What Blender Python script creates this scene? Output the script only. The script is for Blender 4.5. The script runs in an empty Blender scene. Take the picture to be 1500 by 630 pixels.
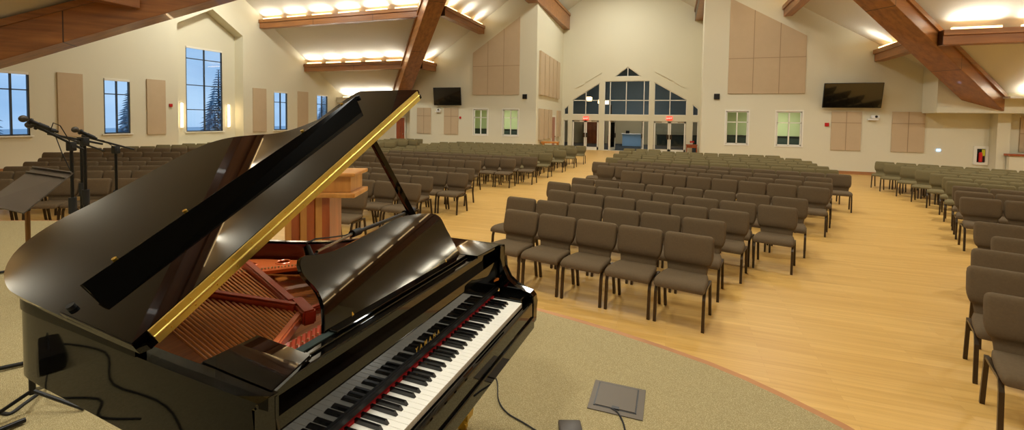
import bpy, bmesh, math, random
from mathutils import Vector, Matrix
from mathutils.geometry import tessellate_polygon
random.seed(7)
S=bpy.context.scene; COL=S.collection
R=math.radians; PI=math.pi
# ------------------------------------------------------------ camera
CF=656.0; PITCH=R(2.25); ROLL=R(.84); CY=200.3; YAW=R(19.6); CH=2.12
cam=bpy.data.cameras.new('camera'); camo=bpy.data.objects.new('camera',cam); COL.objects.link(camo)
cam.sensor_fit='HORIZONTAL'; cam.sensor_width=36; cam.lens=36*CF/1500
cam.shift_y=-(315-CY)/1500; cam.clip_start=.05; cam.clip_end=400
fwd=Vector((-math.sin(YAW)*math.cos(PITCH),math.cos(YAW)*math.cos(PITCH),-math.sin(PITCH)))
rt0=Vector((math.cos(YAW),math.sin(YAW),0)); up0=rt0.cross(fwd)
# the photo is turned clockwise by ROLL: horizon falls to the right
rt=rt0*math.cos(ROLL)+up0*math.sin(ROLL); up=up0*math.cos(ROLL)-rt0*math.sin(ROLL)
M=Matrix((rt,up,-fwd)).transposed().to_4x4(); M.translation=Vector((0,0,CH)); camo.matrix_world=M
S.camera=camo
def proj(p):
    d=Vector(p)-Vector((0,0,CH)); z=d.dot(fwd)
    return (750+CF*d.dot(rt)/z, CY-CF*d.dot(up)/z, z)
# ------------------------------------------------------------ materials
MATS={}
def lin(c):
    return tuple(((x/255)/12.92 if x/255<=.04045 else (((x/255)+.055)/1.055)**2.4) for x in c)
def mat(name,rgb,rough=.6,metal=0,coat=0,emit=None,es=0,spec=.5,vary=0,scale=20,bump=0,bscale=200,sheen=0):
    m=bpy.data.materials.new(name); m.use_nodes=True; nt=m.node_tree; b=nt.nodes['Principled BSDF']
    c=lin(rgb); b.inputs['Base Color'].default_value=(*c,1); b.inputs['Roughness'].default_value=rough
    b.inputs['Metallic'].default_value=metal; b.inputs['Coat Weight'].default_value=coat
    b.inputs['Coat Roughness'].default_value=.03; b.inputs['Specular IOR Level'].default_value=spec
    if sheen: b.inputs['Sheen Weight'].default_value=sheen
    if emit: b.inputs['Emission Color'].default_value=(*lin(emit),1); b.inputs['Emission Strength'].default_value=es
    tc=nt.nodes.new('ShaderNodeTexCoord')
    if vary:
        n=nt.nodes.new('ShaderNodeTexNoise'); n.inputs['Scale'].default_value=scale; n.inputs['Detail'].default_value=5
        nt.links.new(tc.outputs['Object'],n.inputs['Vector'])
        mx=nt.nodes.new('ShaderNodeMix'); mx.data_type='RGBA'
        mx.inputs[6].default_value=(*[x*(1-vary) for x in c],1); mx.inputs[7].default_value=(*[min(1,x*(1+vary)) for x in c],1)
        nt.links.new(n.outputs['Fac'],mx.inputs[0]); nt.links.new(mx.outputs[2],b.inputs['Base Color'])
    if bump:
        n=nt.nodes.new('ShaderNodeTexNoise'); n.inputs['Scale'].default_value=bscale; n.inputs['Detail'].default_value=2
        nt.links.new(tc.outputs['Object'],n.inputs['Vector'])
        bp=nt.nodes.new('ShaderNodeBump'); bp.inputs['Strength'].default_value=bump; bp.inputs['Distance'].default_value=.004
        nt.links.new(n.outputs['Fac'],bp.inputs['Height']); nt.links.new(bp.outputs['Normal'],b.inputs['Normal'])
    MATS[name]=m; return m
def wood(name,c1,c2,rough=.35,scale=(1.2,14,14),coat=.3,seam=0):
    m=mat(name,c1,rough,coat=coat); nt=m.node_tree; b=nt.nodes['Principled BSDF']
    tc=nt.nodes.new('ShaderNodeTexCoord'); mp=nt.nodes.new('ShaderNodeMapping'); mp.inputs['Scale'].default_value=scale
    n=nt.nodes.new('ShaderNodeTexNoise'); n.inputs['Scale'].default_value=1.0; n.inputs['Detail'].default_value=6; n.inputs['Roughness'].default_value=.6
    r=nt.nodes.new('ShaderNodeValToRGB'); r.color_ramp.elements[0].position=.3; r.color_ramp.elements[1].position=.7
    r.color_ramp.elements[0].color=(*lin(c1),1); r.color_ramp.elements[1].color=(*lin(c2),1)
    L=nt.links; L.new(tc.outputs['Object'],mp.inputs['Vector']); L.new(mp.outputs['Vector'],n.inputs['Vector']); L.new(n.outputs['Fac'],r.inputs['Fac'])
    out=r.outputs['Color']
    if seam:
        sx=nt.nodes.new('ShaderNodeSeparateXYZ'); L.new(tc.outputs['Object'],sx.inputs[0])
        q=nt.nodes.new('ShaderNodeMath'); q.operation='PINGPONG'; q.inputs[1].default_value=seam; L.new(sx.outputs[0],q.inputs[0])
        g=nt.nodes.new('ShaderNodeMath'); g.operation='LESS_THAN'; g.inputs[1].default_value=.014; L.new(q.outputs[0],g.inputs[0])
        mx=nt.nodes.new('ShaderNodeMix'); mx.data_type='RGBA'; mx.inputs[7].default_value=(*[x*.25 for x in lin(c1)],1)
        L.new(g.outputs[0],mx.inputs[0]); L.new(out,mx.inputs[6]); out=mx.outputs[2]
    L.new(out,b.inputs['Base Color']); return m
wall_m=mat('wall_paint',(217,211,186),.75,vary=.02,scale=.6)
ceil_m=mat('ceiling_paint',(214,209,195),.8)
white_m=mat('white_paint',(232,228,214),.45)
panel_m=mat('acoustic_fabric',(193,171,139),.95,vary=.05,scale=3,bump=.3,bscale=600)
panel2_m=mat('acoustic_fabric_edge',(150,128,100),.9)
beam_m=wood('beam_wood',(120,72,30),(168,108,52),.38,(.5,7,7),.25,seam=1.9)
beamtrim_m=wood('beam_trim_wood',(124,78,34),(166,110,56),.35,(.5,9,9),.25)
strip_m=mat('cove_lamp',(255,220,160),.5,emit=(255,214,150),es=5)
sconce_m=mat('sconce_glass',(255,230,180),.5,emit=(255,226,178),es=9)
chair_m=mat('chair_fabric',(99,83,61),.95,spec=.2,vary=.16,scale=55,bump=.6,bscale=420)
olive_m=mat('olive_chair_fabric',(112,100,68),.95,spec=.2,vary=.14,scale=55,bump=.6,bscale=420)
chairedge_m=mat('chair_fabric_piping',(86,73,59),.95)
leg_m=mat('bronze_metal',(72,60,46),.35,metal=.7)
black_m=mat('piano_lacquer',(4,4,4),.02,coat=0,spec=.5); black_m.node_tree.nodes['Principled BSDF'].inputs['IOR'].default_value=1.6
case_m=mat('case_lacquer',(3,3,3),.03,coat=0,spec=.5); case_m.node_tree.nodes['Principled BSDF'].inputs['IOR'].default_value=1.22
lid_m=mat('lid_lacquer',(4,4,4),.02,coat=0,spec=.34)
lip_m=mat('dull_lacquer',(2,2,2),.12,spec=.04)
blackin_m=mat('black_satin',(10,9,9),.4)
rimin_m=mat('mahogany_rim',(86,18,20),.3,coat=.5)
brass_m=mat('brass',(214,176,74),.28,metal=1)
brass2_m=mat('brass_hinge',(196,176,96),.33,metal=1,vary=.25,scale=9)
plate_m=mat('bronze_plate',(222,112,52),.35,metal=.2,coat=.3)
platered_m=mat('bronze_plate_rib',(178,62,34),.38,metal=.15,coat=.3)
copper_m=mat('copper_string',(255,178,104),.35,metal=.2)
steel_m=mat('steel_string',(206,190,150),.3,metal=.9)
board_m=wood('soundboard_spruce',(168,92,36),(208,128,52),.3,(3,60,3),.4)
felt_m=mat('red_felt',(176,18,26),.95)
gfelt_m=mat('green_felt',(22,36,30),.9)
key_m=mat('white_key',(232,228,216),.18,coat=.4)
bkey_m=mat('black_key',(8,8,8),.2,coat=.3)
gold_m=mat('gold_inlay',(206,166,60),.4,metal=.5)
rubber_m=mat('black_rubber',(14,14,14),.6)
blackmet_m=mat('black_metal',(18,17,16),.35,metal=.4)
standmet_m=mat('brown_black_metal',(60,52,42),.42,metal=.3)
chrome_m=mat('chrome',(180,170,150),.25,metal=1)
polew_m=mat('bronze_pole',(140,104,66),.3,metal=.8)
tv_m=mat('screen_glass',(8,9,10),.12,coat=.8)
red_m=mat('red_plastic',(190,22,20),.4)
exit_m=mat('exit_sign_face',(200,30,20),.5,emit=(255,50,30),es=1.6)
exitw_m=mat('exit_letters',(255,200,180),.5,emit=(255,190,170),es=2.0)
steelp_m=mat('floor_box_metal',(92,82,68),.5,metal=.3)
winfr_m=mat('window_bronze',(58,66,74),.5)
cherry_m=wood('cherry_wood',(120,48,16),(176,84,34),.3,(8,8,1),.4)
oak_m=wood('oak_wood',(176,110,44),(214,150,72),.3,(8,8,1),.4)
base_m=wood('baseboard_wood',(150,98,54),(186,132,80),.65,(1,1,9),0)
dark_m=mat('dark_carpet',(46,50,48),.95)
lobbywall_m=mat('lobby_wall',(196,180,140),.8)
lobbyteal_m=mat('lobby_rear_wall',(104,124,134),.8)
roomwall_m=mat('nursery_wall',(196,206,150),.8)
darkgreen_m=mat('dark_cabinet',(36,52,44),.6)
counter_m=mat('blue_counter',(150,190,225),.5)
foliage_m=mat('fir_needles',(168,188,204),.9,vary=.2,scale=3)  # outdoor mist is put into this pale, sky-like needle colour
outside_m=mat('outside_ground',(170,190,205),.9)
mutefab_m=mat('camera_white',(236,236,232),.4)
green_m=mat('yellow_green_print',(190,190,40),.6)
lampglobe_m=mat('pendant_glass',(255,220,170),.5,emit=(255,216,160),es=6)
blueled_m=mat('blue_display',(120,180,255),.4,emit=(150,200,255),es=3)
# glass: clear pane with a fresnel reflection
def glass_mat():
    m=bpy.data.materials.new('window_glass'); m.use_nodes=True; nt=m.node_tree; nt.nodes.clear()
    o=nt.nodes.new('ShaderNodeOutputMaterial'); t=nt.nodes.new('ShaderNodeBsdfTransparent'); g=nt.nodes.new('ShaderNodeBsdfGlossy')
    t.inputs[0].default_value=(.86,.9,.92,1); g.inputs['Roughness'].default_value=.02
    f=nt.nodes.new('ShaderNodeFresnel'); f.inputs[0].default_value=1.45; mx=nt.nodes.new('ShaderNodeMixShader')
    nt.links.new(f.outputs[0],mx.inputs[0]); nt.links.new(t.outputs[0],mx.inputs[1]); nt.links.new(g.outputs[0],mx.inputs[2]); nt.links.new(mx.outputs[0],o.inputs[0])
    return m
glass_m=glass_mat()
# oak plank floor, boards along X
def floor_mat():
    m=mat('oak_plank_floor',(200,158,96),.38,spec=.4); nt=m.node_tree; b=nt.nodes['Principled BSDF']; L=nt.links
    tc=nt.nodes.new('ShaderNodeTexCoord'); br=nt.nodes.new('ShaderNodeTexBrick')
    br.inputs['Scale'].default_value=1; br.inputs['Brick Width'].default_value=1.3; br.inputs['Row Height'].default_value=.062
    br.inputs['Mortar Size'].default_value=.0012; br.offset=.37; br.inputs['Bias'].default_value=0
    br.inputs['Color1'].default_value=(*lin((214,173,99)),1); br.inputs['Color2'].default_value=(*lin((202,159,85)),1); br.inputs['Mortar'].default_value=(*lin((190,146,82)),1)
    mp=nt.nodes.new('ShaderNodeMapping'); mp.inputs['Scale'].default_value=(1.2,26,1); n=nt.nodes.new('ShaderNodeTexNoise'); n.inputs['Scale'].default_value=1; n.inputs['Detail'].default_value=6
    mx=nt.nodes.new('ShaderNodeMix'); mx.data_type='RGBA'; mx.blend_type='MULTIPLY'; mx.inputs[0].default_value=.55
    r=nt.nodes.new('ShaderNodeValToRGB'); r.color_ramp.elements[0].position=.3; r.color_ramp.elements[0].color=(.80,.76,.68,1); r.color_ramp.elements[1].position=.65; r.color_ramp.elements[1].color=(1,1,1,1)
    L.new(tc.outputs['Object'],br.inputs['Vector']); L.new(tc.outputs['Object'],mp.inputs[0]); L.new(mp.outputs[0],n.inputs['Vector']); L.new(n.outputs['Fac'],r.inputs[0])
    L.new(br.outputs['Color'],mx.inputs[6]); L.new(r.outputs[0],mx.inputs[7]); L.new(mx.outputs[2],b.inputs['Base Color']); return m
floor_m=floor_mat()
def carpet_mat():
    m=mat('loop_carpet',(150,134,104),.98,spec=.1); nt=m.node_tree; b=nt.nodes['Principled BSDF']; L=nt.links
    tc=nt.nodes.new('ShaderNodeTexCoord'); mp=nt.nodes.new('ShaderNodeMapping'); mp.inputs['Scale'].default_value=(1,2.0,1); mp.inputs['Rotation'].default_value=(0,0,.1)
    v=nt.nodes.new('ShaderNodeTexVoronoi'); v.inputs['Scale'].default_value=130
    n=nt.nodes.new('ShaderNodeTexNoise'); n.inputs['Scale'].default_value=330; n.inputs['Detail'].default_value=3
    ad=nt.nodes.new('ShaderNodeMath'); ad.operation='ADD'
    r=nt.nodes.new('ShaderNodeValToRGB'); e=r.color_ramp.elements; e[0].position=.55; e[0].color=(*lin((214,198,154)),1); e[1].position=1.2; e[1].color=(*lin((160,145,104)),1)
    L.new(tc.outputs['Object'],mp.inputs[0]); L.new(mp.outputs[0],v.inputs['Vector']); L.new(tc.outputs['Object'],n.inputs['Vector'])
    L.new(v.outputs['Distance'],ad.inputs[0]); L.new(n.outputs['Fac'],ad.inputs[1]); L.new(ad.outputs[0],r.inputs[0]); L.new(r.outputs[0],b.inputs['Base Color'])
    bp=nt.nodes.new('ShaderNodeBump'); bp.inputs['Strength'].default_value=.7; bp.inputs['Distance'].default_value=-.006
    L.new(ad.outputs[0],bp.inputs['Height']); L.new(bp.outputs[0],b.inputs['Normal']); return m
carpet_m=carpet_mat()
# ------------------------------------------------------------ mesh builder
class MB:
    def __init__(s): s.bm=bmesh.new()
    def faces(s,vs,fs):
        v=[s.bm.verts.new(p) for p in vs]
        for f in fs:
            try: s.bm.faces.new([v[i] for i in f])
            except ValueError: pass
        return v
    def box(s,x0,x1,y0,y1,z0,z1,M=None,bev=0):
        vs=[Vector((x,y,z)) for x in (x0,x1) for y in (y0,y1) for z in (z0,z1)]
        if M: vs=[M@v for v in vs]
        v=s.faces(vs,[(0,1,3,2),(4,6,7,5),(0,4,5,1),(2,3,7,6),(0,2,6,4),(1,5,7,3)])
        if bev:
            es={e for q in v for e in q.link_edges}
            bmesh.ops.bevel(s.bm,geom=list(es),offset=bev,segments=2,affect='EDGES',profile=.6)
        return s
    def prism(s,pts,a,b,f,bev=0):      # pts 2D, extruded from a to b; f(x,y,h)->3D
        n=len(pts); vs=[f(x,y,a) for x,y in pts]+[f(x,y,b) for x,y in pts]
        fs=[tuple(range(n))[::-1],tuple(range(n,2*n))]+[(i,(i+1)%n,n+(i+1)%n,n+i) for i in range(n)]
        v=s.faces(vs,fs)
        if bev:
            es=set()
            for grp in (v[:n],v[n:]):
                for i in range(n):
                    e=s.bm.edges.get((grp[i],grp[(i+1)%n]))
                    if e: es.add(e)
            bmesh.ops.bevel(s.bm,geom=list(es),offset=bev,segments=2,affect='EDGES')
        return s
    def tube(s,pts,r,n=8,cap=True):
        pts=[Vector(p) for p in pts]; rs=r if isinstance(r,(list,tuple)) else [r]*len(pts)
        rings=[]; pn=None
        for i,p in enumerate(pts):
            t=(pts[min(i+1,len(pts)-1)]-pts[max(i-1,0)]).normalized()
            if pn is None: a=Vector((0,0,1)) if abs(t.z)<.9 else Vector((1,0,0)); pn=(a-t*a.dot(t)).normalized()
            else: pn=(pn-t*pn.dot(t)).normalized()
            bt=t.cross(pn)
            rings.append([s.bm.verts.new(p+(pn*math.cos(2*PI*k/n)+bt*math.sin(2*PI*k/n))*rs[i]) for k in range(n)])
        for i in range(len(rings)-1):
            for k in range(n): s.bm.faces.new((rings[i][k],rings[i][(k+1)%n],rings[i+1][(k+1)%n],rings[i+1][k]))
        if cap: s.bm.faces.new(rings[0][::-1]); s.bm.faces.new(rings[-1])
        return s
    def loft(s,loops,cap=True):
        rings=[[s.bm.verts.new(p) for p in l] for l in loops]; n=len(rings[0])
        for i in range(len(rings)-1):
            for k in range(n): s.bm.faces.new((rings[i][k],rings[i][(k+1)%n],rings[i+1][(k+1)%n],rings[i+1][k]))
        if cap: s.bm.faces.new(rings[0][::-1]); s.bm.faces.new(rings[-1])
        return s
    def ball(s,c,rx,ry=None,rz=None,n=10,M=None):
        ry=ry or rx; rz=rz or rx; m=Matrix.Translation(Vector(c))@(M or Matrix())@Matrix.Diagonal((rx,ry,rz,1))
        bmesh.ops.create_uvsphere(s.bm,u_segments=n,v_segments=max(6,n//2+2),radius=1,matrix=m); return s
    def cyl(s,p,q,r,r2=None,n=16): return s.tube([p,q],[r,r if r2 is None else r2],n)
    def build(s,name,m,parent=None,smooth=False,angle=40,recalc=True):
        if recalc: bmesh.ops.recalc_face_normals(s.bm,faces=s.bm.faces)
        me=bpy.data.meshes.new(name); s.bm.to_mesh(me); s.bm.free()
        o=bpy.data.objects.new(name,me); COL.objects.link(o)
        for k in (m if isinstance(m,(list,tuple)) else [m]): me.materials.append(k)
        if parent: o.parent=parent
        if smooth:
            for p in me.polygons: p.use_smooth=True
            try: me.set_sharp_from_angle(angle=R(angle))
            except Exception: pass
        return o
def tag(o,label=None,cat=None,group=None,kind=None):
    if label: o['label']=label
    if cat: o['category']=cat
    if group: o['group']=group
    if kind: o['kind']=kind
    return o
def empty(name,loc=(0,0,0),rz=0,label=None,cat=None,group=None):
    o=bpy.data.objects.new(name,None); COL.objects.link(o); o.location=loc; o.rotation_euler=(0,0,rz); o.empty_display_size=.1
    return tag(o,label,cat,group)
def struct(o): o['kind']='structure'; return o
def polyholes(name,outer,holes,f,m,depth=.15,parent=None):
    """wall face with openings; f(a,b,h)->3D, h=0 room side, h=depth outer side"""
    mb=MB(); loops=[outer]+holes
    flat=[p for l in loops for p in l]; tri=tessellate_polygon([[Vector((x,y,0)) for x,y in l] for l in loops])
    for h in (0,depth): mb.faces([f(x,y,h) for x,y in flat],[tuple(t) for t in tri])
    for l in loops:
        n=len(l); mb.faces([f(x,y,0) for x,y in l]+[f(x,y,depth) for x,y in l],[(i,(i+1)%n,n+(i+1)%n,n+i) for i in range(n)])
    return mb.build(name,m,parent,recalc=False)
def lp(l): return [tuple(p) for p in l]
def rect(a0,a1,b0,b1): return [(a0,b0),(a1,b0),(a1,b1),(a0,b1)]
# ------------------------------------------------------------ room shell
XL=-22.0; YRL=24.2; YRR=22.6; YE=32.0; ST=.5
zNL=lambda x:14.85+.667*x
zNR=lambda x:10.37-.621*x
zTL=lambda y:19.8-.626*y
zTLF=lambda y:.3+.64*y
zTR=lambda y:18.39-.7*y
zTRF=lambda y:1.59+.7*y
RX=-3.48
mb=MB(); mb.box(-26,22,-9,40,-.3,0); struct(mb.build('floor',floor_m))
# stage platform: carpet top with a wood nosing
edge=[(2.3,-7),(2.3,-1),(2.15,.6),(1.85,1.45),(1.55,2.0),(1.25,2.47),(.93,2.83),(.68,3.02),(.5,3.14),(.29,3.25),(-.02,3.37),(-.38,3.49),(-.72,3.58),(-1.07,3.66),(-2,3.82),(-4,4.05),(-6,4.2),(-7.5,4.2),(-8.55,4.04),(-8.86,3.92),(-9.38,3.68),(-10.6,2.9),(-11.6,1.6),(-12,0),(-12,-7)]
mb=MB(); mb.prism(edge,.001,ST,lambda x,y,h:Vector((x,y,h))); struct(mb.build('trim_1',base_m))
def inset(poly,d):
    out=[]; n=len(poly)
    for i in range(n):
        p=Vector(poly[i]); a=Vector(poly[i-1]); b=Vector(poly[(i+1)%n])
        t1=(p-a).normalized(); t2=(b-p).normalized(); n1=Vector((-t1.y,t1.x)); n2=Vector((-t2.y,t2.x))
        nn=(n1+n2).normalized(); k=d/max(.3,nn.dot(n1)); q=p+nn*k; out.append((q.x,q.y))
    return out
mb=MB(); mb.prism(inset(edge,.06),ST-.01,ST+.006,lambda x,y,h:Vector((x,y,h))); o=mb.build('floor_stage',carpet_m); struct(o)
# --- left wall, gable end with windows, tall recessed niche
sy=.925
LW=[(9.2*sy,10.24*sy),(12.68*sy,13.71*sy),(21.72*sy,22.78*sy),(25.36*sy,26.42*sy)]
LWn=[LW[0],LW[1],LW[2],LW[3],(6.1*sy,7.14*sy)]
wz0,wz1=1.27,3.56; niche=[(14.67,.62),(18.1,.62),(18.1,6.4),(16.42,7.45),(14.67,6.4)]
fL=lambda a,b,h:Vector((XL-h,a,b))
holes=[rect(a,b,wz0,wz1) for a,b in LWn]+[niche]
outer=[(-8,0),(26.3,0),(26.3,zTL(26.3)+.0),(15.4,10.16),(3.97,2.84),(-8,2.84)]
struct(polyholes('wall_left',outer,holes,fL,wall_m,.16))
ND=.62; tall=(15.47,17.38,1.26,5.5)
fN=lambda a,b,h:Vector((XL-ND-h,a,b))
struct(polyholes('wall_niche',niche,[rect(tall[0],tall[1],tall[2],tall[3])],fN,wall_m,.12))
mb=MB(); n=len(niche); mb.faces([fL(a,b,.16) for a,b in niche]+[fN(a,b,0) for a,b in niche],[(i,(i+1)%n,n+(i+1)%n,n+i) for i in range(n)]); struct(mb.build('wall_niche_jamb',wall_m,recalc=False))
WN=[0]
def window(f,a0,a1,b0,b1,vert,horiz,fm,blind=True,h0=.02,h1=.09,fw=.05,sill=True,glass=True,trimw=0):
    WN[0]+=1; e=struct(empty('window_%d'%WN[0],f((a0+a1)/2,b0,h0)))
    inv=Matrix.Translation(-e.location)
    def bx(mb,A0,A1,B0,B1,H0,H1):
        vs=[f(a,b,h)-e.location for a in (A0,A1) for b in (B0,B1) for h in (H0,H1)]
        mb.faces(vs,[(0,1,3,2),(4,6,7,5),(0,4,5,1),(2,3,7,6),(0,2,6,4),(1,5,7,3)])
    mb=MB(); bx(mb,a0,a0+fw,b0,b1,h0,h1); bx(mb,a1-fw,a1,b0,b1,h0,h1); bx(mb,a0,a1,b0,b0+fw,h0,h1); bx(mb,a0,a1,b1-fw,b1,h0,h1)
    for v in vert: bx(mb,a0+(a1-a0)*v-fw*.5,a0+(a1-a0)*v+fw*.5,b0,b1,h0,h1)
    for v in horiz: bx(mb,a0,a1,b0+(b1-b0)*v-fw*.4,b0+(b1-b0)*v+fw*.4,h0,h1)
    mb.build('window_frame',fm,e)
    if glass: mb=MB(); mb.faces([f(a,b,(h0+h1)/2)-e.location for a,b in rect(a0,a1,b0,b1)],[(0,1,2,3)]); mb.build('glass_pane',glass_m,e)
    if blind: mb=MB(); bx(mb,a0+.02,a1-.02,b1-.09,b1-.0,-.03,.03); mb.build('roller_blind_cassette',white_m,e)
    if sill: mb=MB(); bx(mb,a0-.08,a1+.08,b0-.05,b0-.0,-.06,h1); mb.build('window_sill',white_m,e)
    if trimw:
        mb=MB(); t=trimw; bx(mb,a0-t,a0,b0-t,b1+t,-.02,.02); bx(mb,a1,a1+t,b0-t,b1+t,-.02,.02); bx(mb,a0,a1,b0-t,b0,-.02,.02); bx(mb,a0,a1,b1,b1+t,-.02,.02); mb.build('window_trim',white_m,e)
    return e
for a,b in LWn: window(fL,a,b,wz0,wz1,[.5],[.72],winfr_m)
window(fN,*tall,[.5],[.26,.55,.86],winfr_m)
# --- sconces beside the tall window
for i,a in enumerate((15.22,17.68)):
    s=empty('wall_sconce',(XL-ND+.001,a,1.45),0,['tall lit wall sconce left of the tall arched-niche window','tall lit wall sconce right of the tall arched-niche window'][i],'wall lamp','wall sconces in the niche')
    MB().box(0,.03,-.06,.06,0,1.25,bev=.006).build('back_plate',white_m,s)
    MB().box(.03,.1,-.045,.045,.04,1.21,bev=.02).build('lamp_shade',sconce_m,s)
# --- rear walls
fR=lambda Y:(lambda a,b,h:Vector((a,Y+h,b)))
k=YRL/22.6
zl=lambda z:CH+(z-CH)*k
lw=[(-10.31*k,-9.49*k),(-8.58*k,-7.72*k)]; lz=(zl(1.24),zl(2.63))
cornerL=-6.73*k
outer=[(-15.4,0),(cornerL,0),(cornerL,zNL(cornerL)),(-15.4,zNL(-15.4))]
struct(polyholes('wall_rear_left',outer,[rect(a,b,*lz) for a,b in lw],fR(YRL),wall_m,.16))
for a,b in lw: window(fR(YRL),a,b,*lz,[.5],[.68],white_m,blind=False,fw=.05,sill=False,trimw=.06)
rw=[(2.34,3.24),(4.37,5.33)]; rz=(1.13,2.63)
outer=[(1.3,0),(22,0),(22,3.3),(11.4,3.3),(1.3,zNR(1.3))]
struct(polyholes('wall_rear_right',outer,[rect(a,b,*rz) for a,b in rw],fR(YRR),wall_m,.16))
for a,b in rw: window(fR(YRR),a,b,*rz,[.5],[.67],white_m,blind=False,fw=.05,sill=False,trimw=.06)
# recess side walls
mb=MB(); mb.faces([Vector(p) for p in ((cornerL,YRL,0),(cornerL-.35,YE,0),(cornerL-.35,YE,zNL(cornerL-.35)),(cornerL,YRL,zNL(cornerL)))],[(0,1,2,3)]); struct(mb.build('wall_recess_left',wall_m))
mb=MB(); mb.faces([Vector(p) for p in ((1.3,YRR,0),(1.75,YE,0),(1.75,YE,zNR(1.75)),(1.3,YRR,zNR(1.3)))],[(0,1,2,3)]); struct(mb.build('wall_recess_right',wall_m))
# left rear alcove
mb=MB(); mb.faces([Vector(p) for p in ((-15.4,YRL,0),(-15.4,26.3,0),(-15.4,26.3,4.6),(-15.4,YRL,4.6))],[(0,1,2,3)]); struct(mb.build('wall_alcove_side',wall_m))
mb=MB(); mb.faces([Vector(p) for p in ((XL,26.3,0),(-15.4,26.3,0),(-15.4,26.3,4.3),(XL,26.3,4.3))],[(0,1,2,3)]); struct(mb.build('wall_alcove_rear',wall_m))
mb=MB(); mb.box(XL,-15.4,25.3,26.3,3.1,3.46); struct(mb.build('trim_2',white_m))
# right bulkhead, ledge, column, side bay
mb=MB(); mb.prism([(9.48,2.6),(22,2.6),(22,3.6),(11.0,3.6),(9.48,zNR(9.48)-.02)],21.5,YRR-.01,lambda x,z,h:Vector((x,h,z))); struct(mb.build('wall_bulkhead',wall_m))
mb=MB(); mb.box(11.3,22,20.95,21.62,3.12,3.19); struct(mb.build('trim_3',white_m))
mb=MB(); mb.box(11.62,12.0,22.15,YRR,0,2.6); struct(mb.build('wall_column',wall_m))
mb=MB(); mb.box(11.9,22,21.95,22.1,0,1.02); struct(mb.build('wall_half',wall_m))
mb=MB(); mb.box(11.84,22,21.88,22.17,1.02,1.10,bev=.01); struct(mb.build('trim_4',cherry_m))
# enclosing walls out of view
mb=MB(); mb.faces([Vector(p) for p in ((20,-9,0),(20,33,0),(20,33,10.3),(20,-9,10.3))],[(0,1,2,3)]); struct(mb.build('wall_right',wall_m))
mb=MB(); mb.faces([Vector(p) for p in ((XL,-8,0),(20,-8,0),(20,-8,13),(XL,-8,13))],[(0,1,2,3)]); struct(mb.build('wall_front',wall_m))
# ceilings
def plane3(name,pts,m=ceil_m):
    mb=MB(); mb.faces([Vector(p) for p in pts],[tuple(range(len(pts)))]); return struct(mb.build(name,m))
NLp=[(RX,-8),(RX,33),(-15.41,33),(-15.41,24.33),(-7.03,15.4),(-18,3.97),(-18,-8)]
def tri_ceiling(name,poly,zf):
    mb=MB(); t=tessellate_polygon([[Vector((x,y,0)) for x,y in poly]]); mb.faces([Vector((x,y,zf(x,y))) for x,y in poly],[tuple(q) for q in t]); return struct(mb.build(name,ceil_m,recalc=False))
tri_ceiling('ceiling_nave_left',NLp,lambda x,y:zNL(x))
tri_ceiling('ceiling_nave_right',[(RX,-8),(RX,33),(13,33),(13,22.6),(11.36,21.53),(.61,12),(11.36,2.47),(13,1),(13,-8)],lambda x,y:zNR(x))
tri_ceiling('ceiling_left_rear',[(XL,15.4),(-7.03,15.4),(-17.26,26.3),(XL,26.3)],lambda x,y:zTL(y))
tri_ceiling('ceiling_left_front',[(XL,15.4),(-7.03,15.4),(-18,3.97),(XL,3.97)],lambda x,y:zTLF(y))
tri_ceiling('ceiling_right_rear',[(.61,12),(11.36,21.53),(20.2,21.53),(20.2,12)],lambda x,y:zTR(y))
tri_ceiling('ceiling_right_front',[(.61,12),(11.36,2.47),(20.2,2.47),(20.2,12)],lambda x,y:zTRF(y))
plane3('ceiling_left_low',[(XL,3.97,2.84),(-18,3.97,2.84),(-18,-8,2.84),(XL,-8,2.84)])
plane3('ceiling_right_low',[(11.3,2.47,3.3),(20.2,2.47,3.3),(20.2,-8,3.3),(11.3,-8,3.3)])
# baseboards
def bb(name,p,q):
    p=Vector(p);q=Vector(q);d=(q-p).normalized();n=Vector((-d.y,d.x,0))*.02
    mb=MB(); v=[p-n,q-n,q+n,p+n]; mb.faces([a for a in v]+[a+Vector((0,0,.13)) for a in v],[(0,1,2,3),(4,5,6,7),(0,1,5,4),(1,2,6,5),(2,3,7,6),(3,0,4,7)]); struct(mb.build(name,base_m))
bb('baseboard_left',(XL+.03,-8,0),(XL+.03,26.2,0)); bb('baseboard_rear_right',(1.3,YRR-.03,0),(11.6,YRR-.03,0)); bb('baseboard_rear_left',(-15.4,YRL-.03,0),(cornerL,YRL-.03,0))
# --- entry wall with the glazed doors
q=.97
ze=lambda z:CH+(z-CH)*q
xs=lambda x:x*q
fE=lambda a,b,h:Vector((a,YE+h,b))
H0=ze(2.54); HM=ze(3.58)
ctr=(xs(-4.66),xs(-1.52)); lft=(xs(-7.0),xs(-5.03)); rgt=(xs(-1.2),xs(.93))
apex=[(xs(-3.98),ze(5.28)),(xs(-2.12),ze(5.28)),(xs(-3.05),ze(5.98))]
lt=[(lft[0],H0),(lft[1],H0),(lft[1],ze(4.85)),(lft[0],ze(3.62))]
rtp=[(rgt[0],H0),(rgt[1],H0),(rgt[1],ze(3.62)),(rgt[0],ze(4.85))]
sl=[(xs(-7.62),H0),(xs(-7.3),H0),(xs(-7.3),ze(3.25)),(xs(-7.62),ze(2.95))]
sr=[(xs(1.32),H0),(xs(1.68),H0),(xs(1.68),ze(3.0)),(xs(1.32),ze(3.3))]
D1=2.12
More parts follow.
